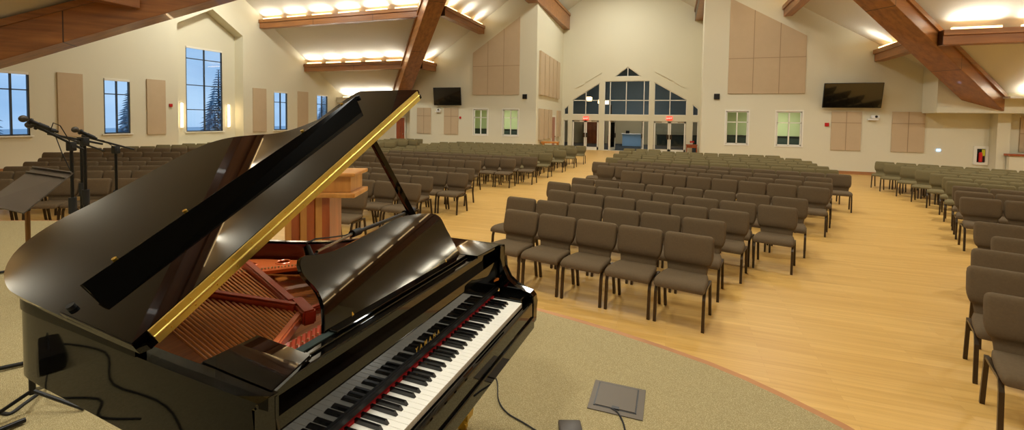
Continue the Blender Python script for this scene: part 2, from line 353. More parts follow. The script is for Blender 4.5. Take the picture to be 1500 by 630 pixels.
holes=[apex,rect(ctr[0],ctr[1],H0,ze(4.97)),lt,rtp,sl,sr,rect(lft[0],lft[1],.02,D1),rect(ctr[0],ctr[1],.02,D1),rect(rgt[0],rgt[1],.02,D1),rect(sl[0][0],sl[1][0],.02,D1),rect(sr[0][0],sr[1][0],.02,D1)]
outer=[(cornerL-.35,0),(1.75,0),(1.75,zNR(1.75)),(RX,zNL(RX)),(cornerL-.35,zNL(cornerL-.35))]
struct(polyholes('wall_entry',outer,holes,fE,wall_m,.2))
def glazed(pts,bars):
    """glass panel following its opening, white mullion bars; bars are ((a0,b0),(a1,b1))"""
    WN[0]+=1; e=struct(empty('window_%d'%WN[0],fE(pts[0][0],pts[0][1],.08)))
    def bar(mb,p,q_,w=.05):
        p=Vector(p);q_=Vector(q_);d=(q_-p).normalized();n=Vector((-d.y,d.x))*w*.5
        c=[p-n,q_-n,q_+n,p+n]; vs=[fE(v.x,v.y,h)-e.location for h in (.04,.12) for v in c]
        mb.faces(vs,[(0,1,2,3),(4,5,6,7),(0,1,5,4),(1,2,6,5),(2,3,7,6),(3,0,4,7)])
    mb=MB(); n=len(pts)
    for i in range(n): bar(mb,pts[i],pts[(i+1)%n],.07)
    for b in bars: bar(mb,*b)
    mb.build('window_frame',white_m,e)
    mb=MB(); mb.faces([fE(a,b,.08)-e.location for a,b in pts],[tuple(range(n))]); mb.build('glass_pane',glass_m,e)
glazed(apex,[((xs(-3.05),ze(5.28)),(xs(-3.05),ze(5.98)))])
c0,c1=ctr; cw=c1-c0
glazed(rect(c0,c1,H0,ze(4.97)),[((c0+cw*f,H0),(c0+cw*f,ze(4.97))) for f in (.13,.49,.88)]+[((c0,HM),(c1,HM))])
ml=(lft[0]+lft[1])/2; mr=(rgt[0]+rgt[1])/2-.02
glazed(lt,[((lft[0],HM),(lft[1],HM)),((ml,H0),(ml,ze(4.22)))])
glazed(rtp,[((rgt[0],HM),(rgt[1],HM)),((mr,H0),(mr,ze(4.22)))])
glazed(sl,[]); glazed(sr,[])
glazed(rect(sl[0][0],sl[1][0],.02,D1),[]); glazed(rect(sr[0][0],sr[1][0],.02,D1),[])
glazed(rect(c0,c0+.42,.02,D1),[((c0+.36,.02),(c0+.36,D1))]); glazed(rect(c1-.36,c1,.02,D1),[])
DN=[0]
def door_leaf(a0,a1,hand,ang=0,wood=None):
    DN[0]+=1; hx=a0 if hand=='l' else a1; e=struct(empty('door_%d'%DN[0],fE(hx,.02,.08),ang)); s=1 if hand=='l' else -1; w=a1-a0; h=D1-.04
    mb=MB(); X=lambda u0,u1:(min(s*u0,s*u1),max(s*u0,s*u1))
    for u0,u1,z0,z1 in ((0,.09,0,h),(w-.09,w,0,h),(0,w,0,.2),(0,w,h-.1,h)): mb.box(*X(u0,u1),-.022,.022,z0,z1)
    mb.build('door_frame',white_m,e)
    MB().box(*X(.09,w-.09),-.004,.004,.2,h-.1).build('glass_pane',glass_m,e)
    MB().box(*X(w-.16,w-.02),-.06,-.03,.88,1.2,bev=.005).build('push_plate',leg_m,e)
    MB().box(*X(.1,.5),-.05,-.02,h-.06,h-.01).build('door_closer',chrome_m,e)
door_leaf(rgt[0]+.03,mr-.0,'l'); door_leaf(mr+.02,rgt[1]-.03,'r')
door_leaf(lft[0]+.03,ml,'l'); door_leaf(ml+.02,lft[1]-.03,'r')
door_leaf(c0+.42,c0+1.3,'l',R(72)); door_leaf(c1-1.2,c1-.36,'r',R(-80))
# thin dark slots above the glazing
def slot(p,q_):
    p=Vector(p);q_=Vector(q_);d=(q_-p).normalized();n=Vector((-d.y,d.x))*.05; c=[p-n,q_-n,q_+n,p+n]
    mb=MB(); mb.faces([fE(v.x,v.y,h) for h in (-.05,-.001) for v in c],[(0,1,2,3),(4,5,6,7),(0,1,5,4),(1,2,6,5),(2,3,7,6),(3,0,4,7)]); return mb.build('wall_rail',wall_m)
def pe(px,py):
    d=(rt*((px-750)/CF)+up*((CY-py)/CF)+fwd); t=YE/d.y; return (d.x*t,CH+d.z*t)
tag(slot(pe(843,128.5),pe(855,123)),'short narrow raised wall strip left of the glazed gable','wall rail','slanting strips over the entry')
tag(slot(pe(858,120),pe(881,106)),'long narrow raised wall strip left of the glazed gable','wall rail','slanting strips over the entry')
tag(slot(pe(960,104),pe(985,117.5)),'long narrow raised wall strip right of the glazed gable','wall rail','slanting strips over the entry')
tag(slot(pe(989,120),pe(1003,128)),'short narrow raised wall strip right of the glazed gable','wall rail','slanting strips over the entry')
# exit signs
def exit_sign(px,side):
    a,b=pe(px,173.5); e=empty('exit_sign',(a,YE-.02,b-.12),0,'red lit exit sign above the %s entry doors'%side,'exit sign','exit signs over the entry doors')
    MB().box(-.19,.19,-.05,0,0,.25,bev=.01).build('sign_body',exit_m,e)
    cu=bpy.data.curves.new('exit_text','FONT'); cu.body='EXIT'; cu.size=.17; cu.align_x='CENTER'; cu.extrude=.003; to=bpy.data.objects.new('tmp',cu)
    me=bpy.data.meshes.new_from_object(to); me.materials.append(exitw_m); o=bpy.data.objects.new('exit_letters',me); COL.objects.link(o); o.parent=e; o.location=(0,-.055,.065); o.rotation_euler=(PI/2,0,0); bpy.data.objects.remove(to)
exit_sign(858.5,'left'); exit_sign(980.5,'right')
# --- lobby behind the entry
plane3('floor_lobby',[(-14,YE+.2,.004),(8,YE+.2,.004),(8,44,.004),(-14,44,.004)],dark_m)
fB=fR(42)
struct(polyholes('wall_lobby_rear',[(-14,0),(8,0),(8,2.6),(-14,2.6)],[],fB,lobbywall_m,.2)); struct(polyholes('wall_lobby_upper',[(-14,2.6),(8,2.6),(8,7),(-14,7)],[],fB,lobbyteal_m,.2))
e=empty('lobby_bench',(1.2,41.5,0),0,'long dark low bench at the back of the lobby behind the right doors','bench'); MB().box(-2.4,2.4,-.3,.3,0,.9,bev=.02).build('bench_body',darkgreen_m,e); MB().box(-2.45,2.45,-.34,.3,.9,.96,bev=.01).build('bench_top',blackin_m,e)
struct(polyholes('wall_lobby_left',[(YE+.2,0),(44,0),(44,7),(YE+.2,7)],[],lambda a,b,h:Vector((-14-h,a,b)),lobbywall_m,.2))
struct(polyholes('wall_lobby_right',[(YE+.2,0),(44,0),(44,7),(YE+.2,7)],[],lambda a,b,h:Vector((8+h,a,b)),lobbywall_m,.2))
plane3('ceiling_lobby',[(-14,YE+.2,7),(8,YE+.2,7),(8,44,7),(-14,44,7)])
# lobby counter, pendants, dark post
e=empty('reception_counter',(-3.1,38.5,0),0,'pale blue reception counter seen through the open centre doors','counter')
MB().box(-.75,.75,-.3,.3,.02,1.0,bev=.02).build('counter_body',counter_m,e); MB().box(-.82,.82,-.36,.36,1.0,1.06,bev=.01).build('counter_top',white_m,e)
MB().box(-.5,-.2,-.1,.1,1.06,1.3,bev=.02).build('display_box',blackmet_m,e)
e=empty('lobby_post',(-4.7,37,0),0,'dark slender post in the lobby left of the blue counter','post')
MB().box(-.08,.08,-.08,.08,0,3.4).build('post_shaft',standmet_m,e); MB().box(-.16,.16,-.16,.16,0,.9,bev=.02).build('post_base',cherry_m,e)
for i,(px,py,yy) in enumerate(((863,145,35.5),(880,149,37),(888,150,39))):
    d=(rt*((px-750)/CF)+up*((CY-py)/CF)+fwd); t=yy/d.y; x,z=d.x*t,CH+d.z*t
    e=empty('pendant_lamp',(x,yy,z),0,['leftmost glowing lobby pendant behind the upper glass','middle glowing lobby pendant behind the upper glass','rightmost glowing lobby pendant behind the upper glass'][i],'pendant lamp','lobby pendants')
    MB().box(-.2,.2,-.2,.2,-.16,.16,bev=.04).build('lamp_shade',lampglobe_m,e); MB().cyl((0,0,.16),(0,0,7-z-.01),.012,n=6).build('suspension_rod',blackmet_m,e)
e=empty('lobby_cupboard',(-6.7,41.6,0),0,'dark brown cupboard in the lobby behind the left doors','cupboard')
MB().box(-.9,.9,-.35,.35,0,2.0,bev=.02).build('cupboard_body',cherry_m,e); MB().box(-.85,-.02,-.39,-.35,.1,1.95).build('door',cherry_m,e); MB().box(.02,.85,-.39,-.35,.1,1.95).build('door',cherry_m,e)
# rooms behind the small rear windows
def side_room(name,x0,x1,y0,y1,m):
    mb=MB(); h=3.0
    mb.faces([Vector(p) for p in ((x0,y0,0),(x1,y0,0),(x1,y1,0),(x0,y1,0),(x0,y0,h),(x1,y0,h),(x1,y1,h),(x0,y1,h))],[(3,2,6,7),(0,3,7,4),(1,2,6,5),(4,5,6,7)]); struct(mb.build('wall_'+name,m,recalc=False))
side_room('side_room_left',-12.4,cornerL-.4,YRL+.17,YRL+3.2,roomwall_m)
side_room('side_room_right',1.9,9,YRR+.17,YRR+3.2,roomwall_m)
for n_,(x0,x1,y,l) in enumerate(((-12.2,-7.8,YRL+2.9,'left'),(2.2,8,YRR+2.9,'right'))):
    e=empty('low_cabinet',((x0+x1)/2,y,0),0,'long dark cabinet in the side room behind the %s rear wall windows'%l,'cabinet'); w=(x1-x0)/2
    MB().box(-w,w,-.25,.25,0,1.42,bev=.01).build('cabinet_body',darkgreen_m,e); MB().box(-w-.02,w+.02,-.28,.27,1.42,1.47).build('cabinet_top',blackin_m,e)
# --- doors on side walls
def slab_door(name,f,a0,a1,h,lab_m,b0=.0):
    DN[0]+=1; e=struct(empty('door_%d'%DN[0],f((a0+a1)/2,b0,0)))
    def bx(A0,A1,B0,B1,h0,h1,n_,m):
        mb=MB(); vs=[f(a,b,hh)-e.location for a in (A0,A1) for b in (B0,B1) for hh in (h0,h1)]; mb.faces(vs,[(0,1,3,2),(4,6,7,5),(0,4,5,1),(2,3,7,6),(0,2,6,4),(1,5,7,3)]); mb.build(n_,m,e)
    bx(a0,a1,b0,h,-.05,-.005,'door_leaf',lab_m); bx(a0-.09,a0,b0,h+.09,-.07,-.005,'door_jamb',white_m); bx(a1,a1+.09,b0,h+.09,-.07,-.005,'door_jamb',white_m); bx(a0,a1,h,h+.09,-.07,-.005,'door_head',white_m); bx(a1-.14,a1-.05,.98,1.03,-.12,-.05,'door_handle',chrome_m)
slab_door('d',lambda a,b,h:Vector((a,26.28+h,b)),-17.75,-17.1,2.1,cherry_m)
slab_door('d',lambda a,b,h:Vector((cornerL-.35*(a-YRL)/(YE-YRL)-h,a,b)),28.3,29.3,2.3,cherry_m)
# --- outside
mb=MB(); mb.faces([Vector(p) for p in ((-90,-60,-.4),(60,-60,-.4),(60,90,-.4),(-90,90,-.4))],[(0,1,2,3)]); o=mb.build('floor_outside',outside_m); struct(o)
def fir(x,y,h,lab):
    e=empty('fir_tree',(x,y,-.4),random.random()*6,lab,'tree','fir trees outside the left windows')
    mb=MB(); mb.cyl((0,0,0),(0,0,h*.95),.16,.03,8); mb.build('trunk',standmet_m,e)
    mb=MB(); nl=30
    for i in range(nl):
        z=h*(.1+.88*i/nl); r=h*.24*(1-i/nl)+.12; nb=13
        for j in range(nb):
            a=2*PI*(j+random.random()*.6)/nb; rr=r*random.uniform(.7,1.1); p=Vector((math.cos(a),math.sin(a),0)); t=Vector((-p.y,p.x,0))
            b=Vector((0,0,z)); tip=b+p*rr+Vector((0,0,-.25*rr)); m_=b+p*rr*.55+Vector((0,0,.02)); w=rr*.2; dz=Vector((0,0,-.12*rr-.03))
            mb.faces([b,m_+t*w,tip,m_-t*w,m_+dz],[(0,1,4),(1,2,4),(2,3,4),(3,0,4),(0,1,2,3)])
    mb.build('foliage',foliage_m,e)
for i,(x,y,h,l) in enumerate(((-33,15.2,5.4,'fir tree outside the leftmost visible window'),(-33,19.2,5.0,'fir tree outside the second window from the left'),(-36,22.6,4.9,'smaller fir tree behind the second window from the left'),(-34,25.8,6.4,'tall fir tree outside the left pane of the niche window'),(-33,28.6,4.4,'short fir tree outside the right pane of the niche window'),(-33,36.5,6,'fir tree outside the window right of the niche'),(-34,42,6.5,'fir tree outside the rightmost left-wall window'),(-34,12.4,5.8,'fir tree at the edge of the leftmost window'))): fir(x,y,h,l)
# ------------------------------------------------------------ beams
def beam_obj(name,P,Q,w,dep,label,cat,group,side=0,top=.03,capend=True,lights=None,lift=0,endcut=None):
    """wood beam whose top edge runs P->Q; vertical sides; depth measured downwards"""
    P=Vector(P);Q=Vector(Q);d=(Q-P);L=d.length; hd=Vector((d.x,d.y,0)); Lh=hd.length; hd/=Lh; sl_=d.z/Lh
    e=empty(name,P,math.atan2(hd.y,hd.x),label,cat,group)
    def F(x,y,z): return Vector((x,y,z+x*sl_))
    mb=MB(); vs=[F(x,y,z) for x in (0,Lh) for y in (-w/2+side,w/2+side) for z in (-dep,-top)]
    mb.faces(vs,[(0,1,3,2),(4,6,7,5),(0,4,5,1),(2,3,7,6),(0,2,6,4),(1,5,7,3)])
    es=[x for x in mb.bm.edges if abs((x.verts[0].co-x.verts[1].co).x)>.5]; bmesh.ops.bevel(mb.bm,geom=es,offset=.012,segments=1,affect='EDGES')
    mb.build('beam_body',beam_m,e)
    for s in (-1,1):
        mb=MB(); y0=side+s*w/2; y1=y0+s*.06; vs=[F(x,y,z) for x in (0,Lh) for y in (min(y0,y1),max(y0,y1)) for z in (-top-.17,-top+.0)]
        mb.faces(vs,[(0,1,3,2),(4,6,7,5),(0,4,5,1),(2,3,7,6),(0,2,6,4),(1,5,7,3)]); mb.build('edge_trim',beamtrim_m,e)
    return e,Lh,F
def boxbeam(x0,x1,y0,y1,z0,z1,label):
    e=empty('recess_beam',(x0,y0,z0),0,label,'beam'); MB().box(0,x1-x0,0,y1-y0,0,z1-z0).build('beam_body',beam_m,e)
    MB().box(-.06,x1-x0+.06,0,y1-y0,z1-z0-.17,z1-z0+.0).build('edge_trim',beamtrim_m,e)
GB='diagonal valley beams'
beam_obj('valley_beam',(-7.38,15.05,10.0),(-17.33,25.65,3.44),.8,1.0,'large dark wood diagonal beam rising left of the wall TV behind the piano lid','beam',GB)
beam_obj('valley_beam',(-7.03,15.4,10.22),(-18.2,3.8,2.74),.85,1.0,'large wood diagonal beam crossing the top left corner','beam',GB,side=-.2)
beam_obj('valley_beam',(.61,12,9.9),(11.36,21.5,3.34),.85,.66,'large wood diagonal beam at upper right above the wall screen','beam',GB,side=.35)
GP='cove-lit purlin beams'
def purlin(P,Q,ztop,label,upn,nl,w=.34,dep=.5,lamp=True,spread=None,en=15):
    e,Lh,F=beam_obj('purlin_beam',(P[0],P[1],ztop),(Q[0],Q[1],ztop),w,dep,label,'beam',GP)
    seg=Lh/nl
    M_=Matrix.Rotation(-math.atan2(Q[1]-P[1],Q[0]-P[0]),3,'Z'); un=M_@Vector((upn[0],upn[1],0))
    for i in range(nl):
        c=seg*(i+.5); l=seg*.36
        MB().box(c-l,c+l,un.y*.1-.05,un.y*.1+.05,-.02,.05,bev=.01).build('cove_lamp',strip_m,e)
        if lamp:
            ld=bpy.data.lights.new('cove_light','AREA'); ld.shape='RECTANGLE'; ld.size=l*2; ld.size_y=.12; ld.energy=en; ld.color=(1,.985,.905); ld.spread=R(150)
            lo=bpy.data.objects.new('cove_light',ld); COL.objects.link(lo)
            mid=Vector((P[0],P[1],0)).lerp(Vector((Q[0],Q[1],0)),(i+.5)/nl); lo.location=(mid.x+upn[0]*.14,mid.y+upn[1]*.14,ztop+.10)
            dirv=Vector((upn[0]*.35,upn[1]*.35,1)); lo.rotation_euler=(-dirv).to_track_quat('Z','Y').to_euler()
            if abs(upn[0])>.5: lo.rotation_euler=(Matrix.Rotation(PI/2,4,dirv.normalized())@(-dirv).to_track_quat('Z','Y').to_matrix().to_4x4()).to_euler()
    return e
purlin((XL+.02,19.3),(-11.6,19.3),7.52,'upper cove-lit wood beam from the left wall to the diagonal beam',(0,-1),6)
purlin((XL+.02,22.55),(-14.6,22.55),5.44,'lower cove-lit wood beam from the left wall to the diagonal beam',(0,-1),5)
purlin((-10.6,19.4),(-10.6,YRL),7.55,'upper cove-lit wood beam between diagonal beam and rear left wall',(1,0),3)
purlin((-13.75,22.6),(-13.75,YRL),5.45,'lower short cove-lit beam above the left TV',(1,0),1,en=16)
purlin((8.0,18.8),(8.0,YRR),5.22,'short cove-lit wood beam above the right wall screen',(-1,0),2)
purlin((4.65,15.8),(4.65,YRR),7.28,'upper cove-lit beam meeting the rear wall right of the tan panels',(-1,0),4)
purlin((8.1,18.4),(20,18.4),5.2,'long cove-lit wood beam at the right edge',(0,-1),7)
purlin((-13.75,-2),(-13.75,8.1),5.45,'short wood beam butting the diagonal beam at top left',(1,0),5)
purlin((8.0,-8),(8.0,5.6),5.22,'cove-lit wood beam on the right ceiling slope beside the stage',(-1,0),7)
purlin((4.65,-8),(4.65,8.2),7.28,'upper cove-lit wood beam on the right ceiling slope over the stage',(-1,0),8)
purlin((-10.6,-8),(-10.6,11.5),7.55,'upper cove-lit wood beam on the left ceiling slope over the stage',(1,0),10)
purlin((8.1,5.5),(20,5.5),5.2,'long cove-lit wood beam on the right front ceiling slope',(0,1),7)
beam_obj('valley_beam',(.61,12,9.9),(11.36,2.6,3.34),.85,.66,'large wood diagonal beam right of the stage outside the view','beam',GB)
boxbeam(-7.75,-7.1,-8,14.9,9.0,9.7,'highest wood beam on the left ceiling slope over the stage')
# tall purlins over the recess walls
boxbeam(-7.75,-7.1,16,YE-.01,8.62,9.75,'deep wood beam above the left side wall of the entry recess')
boxbeam(1.25,1.85,14,YE-.01,8.75,9.5,'deep wood beam above the right side wall of the entry recess')
# lights on the bulkheads
def cove_row(x0,x1,y,z,n,dy,en=15):
    for i in range(n):
        c=x0+(x1-x0)*(i+.5)/n; l=(x1-x0)/n*.36
        o=MB().box(-l,l,-.05,.05,0,.05,bev=.01).build('ledge_lamp',strip_m); o.location=(c,y,z)
        tag(o,'warm linear ledge lamp at the foot of the sloped ceiling','lamp','ledge lamps')
        ld=bpy.data.lights.new('cove_light','AREA'); ld.shape='RECTANGLE'; ld.size=l*2; ld.size_y=.12; ld.energy=en; ld.color=(1,.985,.905); ld.spread=R(150)
        lo=bpy.data.objects.new('cove_light',ld); COL.objects.link(lo); lo.location=(c,y+dy*.05,z+.08); lo.rotation_euler=(R(180-20) if dy<0 else R(180+20),0,0)
cove_row(11.6,19.5,21.15,3.19,4,-1,34); cove_row(XL+.3,-17.3,25.45,3.46,4,-1,20)
# ------------------------------------------------------------ acoustic panels, screens, wall devices
def panel(f,poly,label,group,divs=(),th=.05):
    """fabric panel; divs are seams as ((a,b),(c,d))"""
    a0,b0=poly[0]; org=f(a0,b0,0); e=empty('acoustic_panel',org,0,label,'acoustic panel',group)
    mb=MB(); mb.prism(poly,-th,-.002,lambda a,b,h:f(a,b,h)-org,bev=0); mb.build('fabric_face',panel_m,e)
    if divs:
        mb=MB()
        for (p,q_) in divs:
            p=Vector(p);q_=Vector(q_);d=(q_-p).normalized();n=Vector((-d.y,d.x))*.012; c=[p-n,q_-n,q_+n,p+n]
            mb.faces([f(v.x,v.y,h)-org for h in (-th-.002,-th+.01) for v in c],[(0,1,2,3),(4,5,6,7),(0,1,5,4),(1,2,6,5),(2,3,7,6),(3,0,4,7)])
        mb.build('seam',panel2_m,e)
G1='tan acoustic panels on the left wall'
for (a,b,z0,z1),l in zip(((11.08,11.92,1.41,3.77),(14.4,15.24,1.11,3.79),(20.18,21.12,1.11,3.77),(23.6,24.52,1.08,3.78)),('tan upright panel between the two leftmost windows','tan upright panel left of the tall niche','tan upright panel just right of the tall niche','tan upright panel between the two far left-wall windows')):
    panel(fL,rect(a*sy,b*sy,1.2,CH+(z1-CH)*sy),l,G1)
fl=fR(YRL); fr=fR(YRR)
x=lambda a:a*k
def grid2(x0,x1,z0,z1,vs,hs): return [((v,z0),(v,z1)) for v in vs]+[((x0,h),(x1,h)) for h in hs]
for a0,a1,l in ((-13.88,-12.98,'small tan wall panel below left of the left TV'),(-12.13,-11.25,'small tan wall panel below right of the left TV')):
    A,B,Z0,Z1=x(a0),x(a1),zl(1.22),zl(2.7); panel(fl,rect(A,B,Z0,Z1),l,'small tan panels under the left TV',grid2(A,B,Z0,Z1,[(A+B)/2],[zl(2.23)]))
A,B,Z0=x(-10.38),x(-7.67),zl(3.42)
panel(fl,[(A,Z0),(B,Z0),(B,zl(7.53)),(A,zl(5.71))],'large tan slanted-top wall panel left of the entry recess',None,[((A+(B-A)*t,Z0),(A+(B-A)*t,zl(5.71+1.82*t))) for t in (.33,.67)]+[((A,zl(4.97)),(B,zl(4.97)))])
A,B,Z0=2.36,5.39,3.42
panel(fr,[(A,Z0),(B,Z0),(B,5.9),(A,7.72)],'large tan slanted-top wall panel right of the entry recess',None,[((A+(B-A)*t,Z0),(A+(B-A)*t,7.72-1.82*t)) for t in (.33,.67)]+[((A,5.0),(B,5.0))])
for a0,a1,l in ((6.41,7.47,'small tan wall panel under the right wall screen'),(8.52,9.6,'small tan wall panel right of the white projector camera')):
    panel(fr,rect(a0,a1,1.01,2.65),l,'small tan panels on the rear right wall',grid2(a0,a1,1.01,2.65,[(a0+a1)/2],[2.17]))
panel(lambda a,b,h:Vector((a,22.6+h,b)),rect(12.5,13.9,1.15,2.5),'tan wall panel in the side bay above the half wall','side bay panel',grid2(12.5,13.9,1.15,2.5,[],[1.85]))
fS=lambda a,b,h:Vector((cornerL-.35*(a-YRL)/(YE-YRL)-h,a,b))
for i in range(5):
    a=24.75+i*1.18; w=.95
    panel(lambda a_,b,h:Vector((cornerL-.35*(a_-YRL)/(YE-YRL)-h,a_,b)),rect(a,a+w,3.55,6.05+0*i),['nearest','second','third','fourth','farthest'][i]+' tall upper strip panel on the left wall of the entry recess','upper strip panels in the recess',th=.12)
for i in range(4):
    a=24.75+[0,1.18,2.36,5.3][i]; w=.95
    panel(lambda a_,b,h:Vector((cornerL-.35*(a_-YRL)/(YE-YRL)-h,a_,b)),rect(a,a+w,.95,2.75),['nearest','second','third','farthest'][i]+' lower strip panel on the left wall of the entry recess','lower strip panels in the recess',th=.12)
# screens
def screen(cx,Y,z0,z1,w,label,tilt):
    e=empty('wall_television',(cx,Y-.22,z0),0,label,'television'); h=z1-z0
    Mx=Matrix.Rotation(-tilt,4,'X')
    MB().box(-w/2,w/2,-.03,.04,0,h,M=Mx,bev=.012).build('television_body',blackin_m,e)
    MB().box(-w/2+.025,w/2-.025,-.034,-.03,.03,h-.02,M=Mx).build('screen',tv_m,e)
    MB().box(-.12,.12,.03,.2,h*.45-.1,h*.45+.1).build('wall_bracket',blackmet_m,e)
screen((x(-12.67)+x(-10.97))/2,YRL,zl(2.84),zl(3.83),x(-10.97)-x(-12.67),'dark flat television on the rear left wall above two tan panels',R(-7))
screen(7.02,YRR,2.8,3.84,2.06,'large glossy screen on the rear right wall reflecting lights',R(-12))
def wall_box(name,X,Y,z,w,h,d,m,label,cat): 
    e=empty(name,(X,Y,z),0,label,cat); MB().box(-w/2,w/2,-d,0,-h/2,h/2,bev=min(w,h,d)*.15).build('housing',m,e); MB().box(-w*.3,w*.3,-d-.006,-d,-h*.3,h*.3).build('front_face',m,e)
def pr(px,py,Y):
    d=(rt*((px-750)/CF)+up*((CY-py)/CF)+fwd); t=Y/d.y; return d.x*t,CH+d.z*t
a,b=pr(769,141.5,YRL); wall_box('wall_speaker',a,YRL-.002,b,.26,.26,.06,blackin_m,'small black square speaker on the wall left of the entry recess','speaker')
a,b=pr(1050,141.5,YRR); wall_box('wall_speaker',a,YRR-.002,b,.24,.26,.06,blackin_m,'small black square speaker on the wall right of the entry recess','speaker')
a,b=pr(674.5,172.3,YRL); wall_box('fire_alarm',a,YRL-.002,b,.11,.13,.05,red_m,'red fire alarm beside the small panel on the rear left wall','fire alarm')
a,b=pr(1211,182.5,YRR); wall_box('fire_alarm',a,YRR-.002,b,.15,.15,.05,red_m,'red fire alarm left of the small panel on the rear right wall','fire alarm')
a,b=pr(1374.5,220,YRR); wall_box('thermostat',a,YRR-.002,b,.12,.09,.03,blueled_m,'small blue-lit thermostat on the rear right wall','thermostat')
e=empty('fire_alarm',(XL+.002,15.75*.925-.24,2.53),0,'red fire alarm on the left wall beside the tall niche','fire alarm'); MB().box(0,.05,-.07,.07,-.07,.07,bev=.01).build('housing',red_m,e)
for (px,py,Y,l) in ((643.5,161.5,YRL,'white camera on the rear left wall beneath the television'),(1279,172,YRR,'white camera on the rear right wall right of the screen')):
    a,b=pr(px,py,Y); e=empty('wall_camera',(a,Y-.002,b),0,l,'camera')
    MB().box(-.2,.14,-.16,0,-.12,-.06,bev=.01).build('bracket',mutefab_m,e); MB().box(-.1,.16,-.2,-.03,-.05,.08,bev=.03).build('camera_head',mutefab_m,e); MB().ball((.04,-.2,.03),.05).build('lens',blackin_m,e,True)
# fire extinguisher cabinet
e=empty('extinguisher_cabinet',(11.385,YRR-.002,.6),0,'white framed fire extinguisher cabinet low on the rear right wall','fire cabinet')
mb=MB()
for b_ in ((-.22,-.13,0,.73),(.13,.22,0,.73),(-.13,.13,0,.1),(-.13,.13,.63,.73)): mb.box(b_[0],b_[1],-.06,0,b_[2],b_[3])
mb.build('cabinet_frame',white_m,e); MB().box(-.13,.13,-.012,-.004,.1,.63).build('cabinet_back',blackin_m,e)
mb=MB(); mb.cyl((-.02,-.06,.12),(-.02,-.06,.45),.055); mb.ball((-.02,-.06,.45),.055); mb.build('extinguisher_tank',red_m,e,True); MB().box(.02,.12,-.055,-.05,.36,.6).build('instruction_card',green_m,e)
# furniture near the entry
e=empty('side_table',(xs(1.3),YE-.5,0),0,'small reddish brown table by the right entry side light','table')
MB().box(-.35,.35,-.2,.2,.58,.64,bev=.01).build('table_top',cherry_m,e)
for sx in (-1,1):
    for sy_ in (-1,1): MB().box(sx*.3-.025,sx*.3+.025,sy_*.16-.025,sy_*.16+.025,0,.58).build('leg',cherry_m,e)
MB().box(-.32,.32,-.17,.17,.42,.57).build('apron',cherry_m,e)
e=empty('poinsettia',(xs(1.3)+.02,YE-.5,.64),0,'small pot with red flowers on the brown side table','plant'); mb=MB(); mb.cyl((0,0,0),(0,0,.1),.05,.07); mb.build('pot',white_m,e)
mb=MB()
for i in range(12): a=i*.52; mb.ball((.1*math.cos(a),.08*math.sin(a),.16+.03*math.sin(i*2.3)),.045,n=6)
mb.build('petals',red_m,e)
a,b=pr(804,208,25.2)
e=empty('display_table',(a,25.6,0),R(8),'low light oak table against the left recess wall','table')
MB().box(-.55,.5,-.3,.3,.74,.84,bev=.03).build('table_top',oak_m,e)
for sx in (-1,1):
    for sy_ in (-1,1): MB().box(sx*.42-.04,sx*.42+.04,sy_*.22-.04,sy_*.22+.04,0,.74).build('leg',oak_m,e)
# ------------------------------------------------------------ chairs
def rrect(w,t,y,z,n=4,rr=None,cx=0):
    rr=rr if rr is not None else min(w,t)*.5; pts=[]
    for (sx,sy_,a0) in ((1,1,0),(-1,1,PI/2),(-1,-1,PI),(1,-1,3*PI/2)):
        for i in range(n):
            a=a0+PI/2*i/(n-1); pts.append(Vector((cx+sx*(w-rr)+rr*math.cos(a),y+sy_*(t-rr)+rr*math.sin(a),z)))
    return pts
def back_mb(hi=True):
    mb=MB(); prof=[(.415,.200,.018),(.43,.205,.020),(.50,.212,.022),(.54,.220,.016),(.552,.236,.030),(.575,.246,.044),(.61,.256,.048),(.65,.261,.048),(.72,.261,.043),(.80,.261,.040),(.835,.257,.036),(.853,.245,.028),(.862,.225,.014)]
    if not hi: prof=[prof[i] for i in (0,2,3,5,7,9,11,12)]
    loops=[rrect(w,t,.185+(z-.42)*.20,z,4 if hi else 3,min(t*.95,.03)) for z,w,t in prof]; return mb.loft(loops)
def seat_mb(hi=True):
    mb=MB(); prof=[(.205,.19,.012,.435),(.20,.215,.03,.435),(.10,.235,.036,.436),(-.05,.25,.038,.44),(-.17,.255,.040,.438),(-.225,.254,.038,.430),(-.252,.25,.032,.420),(-.268,.24,.018,.412)]
    if not hi: prof=[prof[i] for i in (0,2,4,7)]
    loops=[]
    for y,w,t,z in prof: loops.append([Vector((p.x,y,z+p.y)) for p in rrect(w,t,0,0,4 if hi else 3,min(t*.9,.035))])
    return mb.loft(loops)
def sq(mb,p,q_,w=.0145):
    p=Vector(p);q_=Vector(q_); vs=[c+Vector((sx*w,sy_*w,0)) for c in (p,q_) for sx,sy_ in ((-1,-1),(1,-1),(1,1),(-1,1))]
    mb.faces(vs,[(0,3,2,1),(4,5,6,7),(0,1,5,4),(1,2,6,5),(2,3,7,6),(3,0,4,7)])
def fleg(s): mb=MB(); sq(mb,(s*.238,-.225,0),(s*.238,-.20,.32)); sq(mb,(s*.238,-.20,.32),(s*.238,-.165,.40)); return mb
def rleg(s): mb=MB(); sq(mb,(s*.238,.27,0),(s*.238,.20,.40)); return mb
def frame_mb():
    mb=MB()
    for s in (-1,1): mb.box(s*.238-.012,s*.238+.012,-.18,.21,.378,.402); mb.box(s*.17-.01,s*.17+.01,.215,.235,.385,.62)
    mb.box(-.23,.23,-.17,-.15,.382,.4); mb.box(-.23,.23,.17,.19,.382,.4); return mb
proto={}
proto['seat']=seat_mb().build('seat',chair_m,None,True,60); proto['backrest']=back_mb().build('backrest',chair_m,None,True,60)
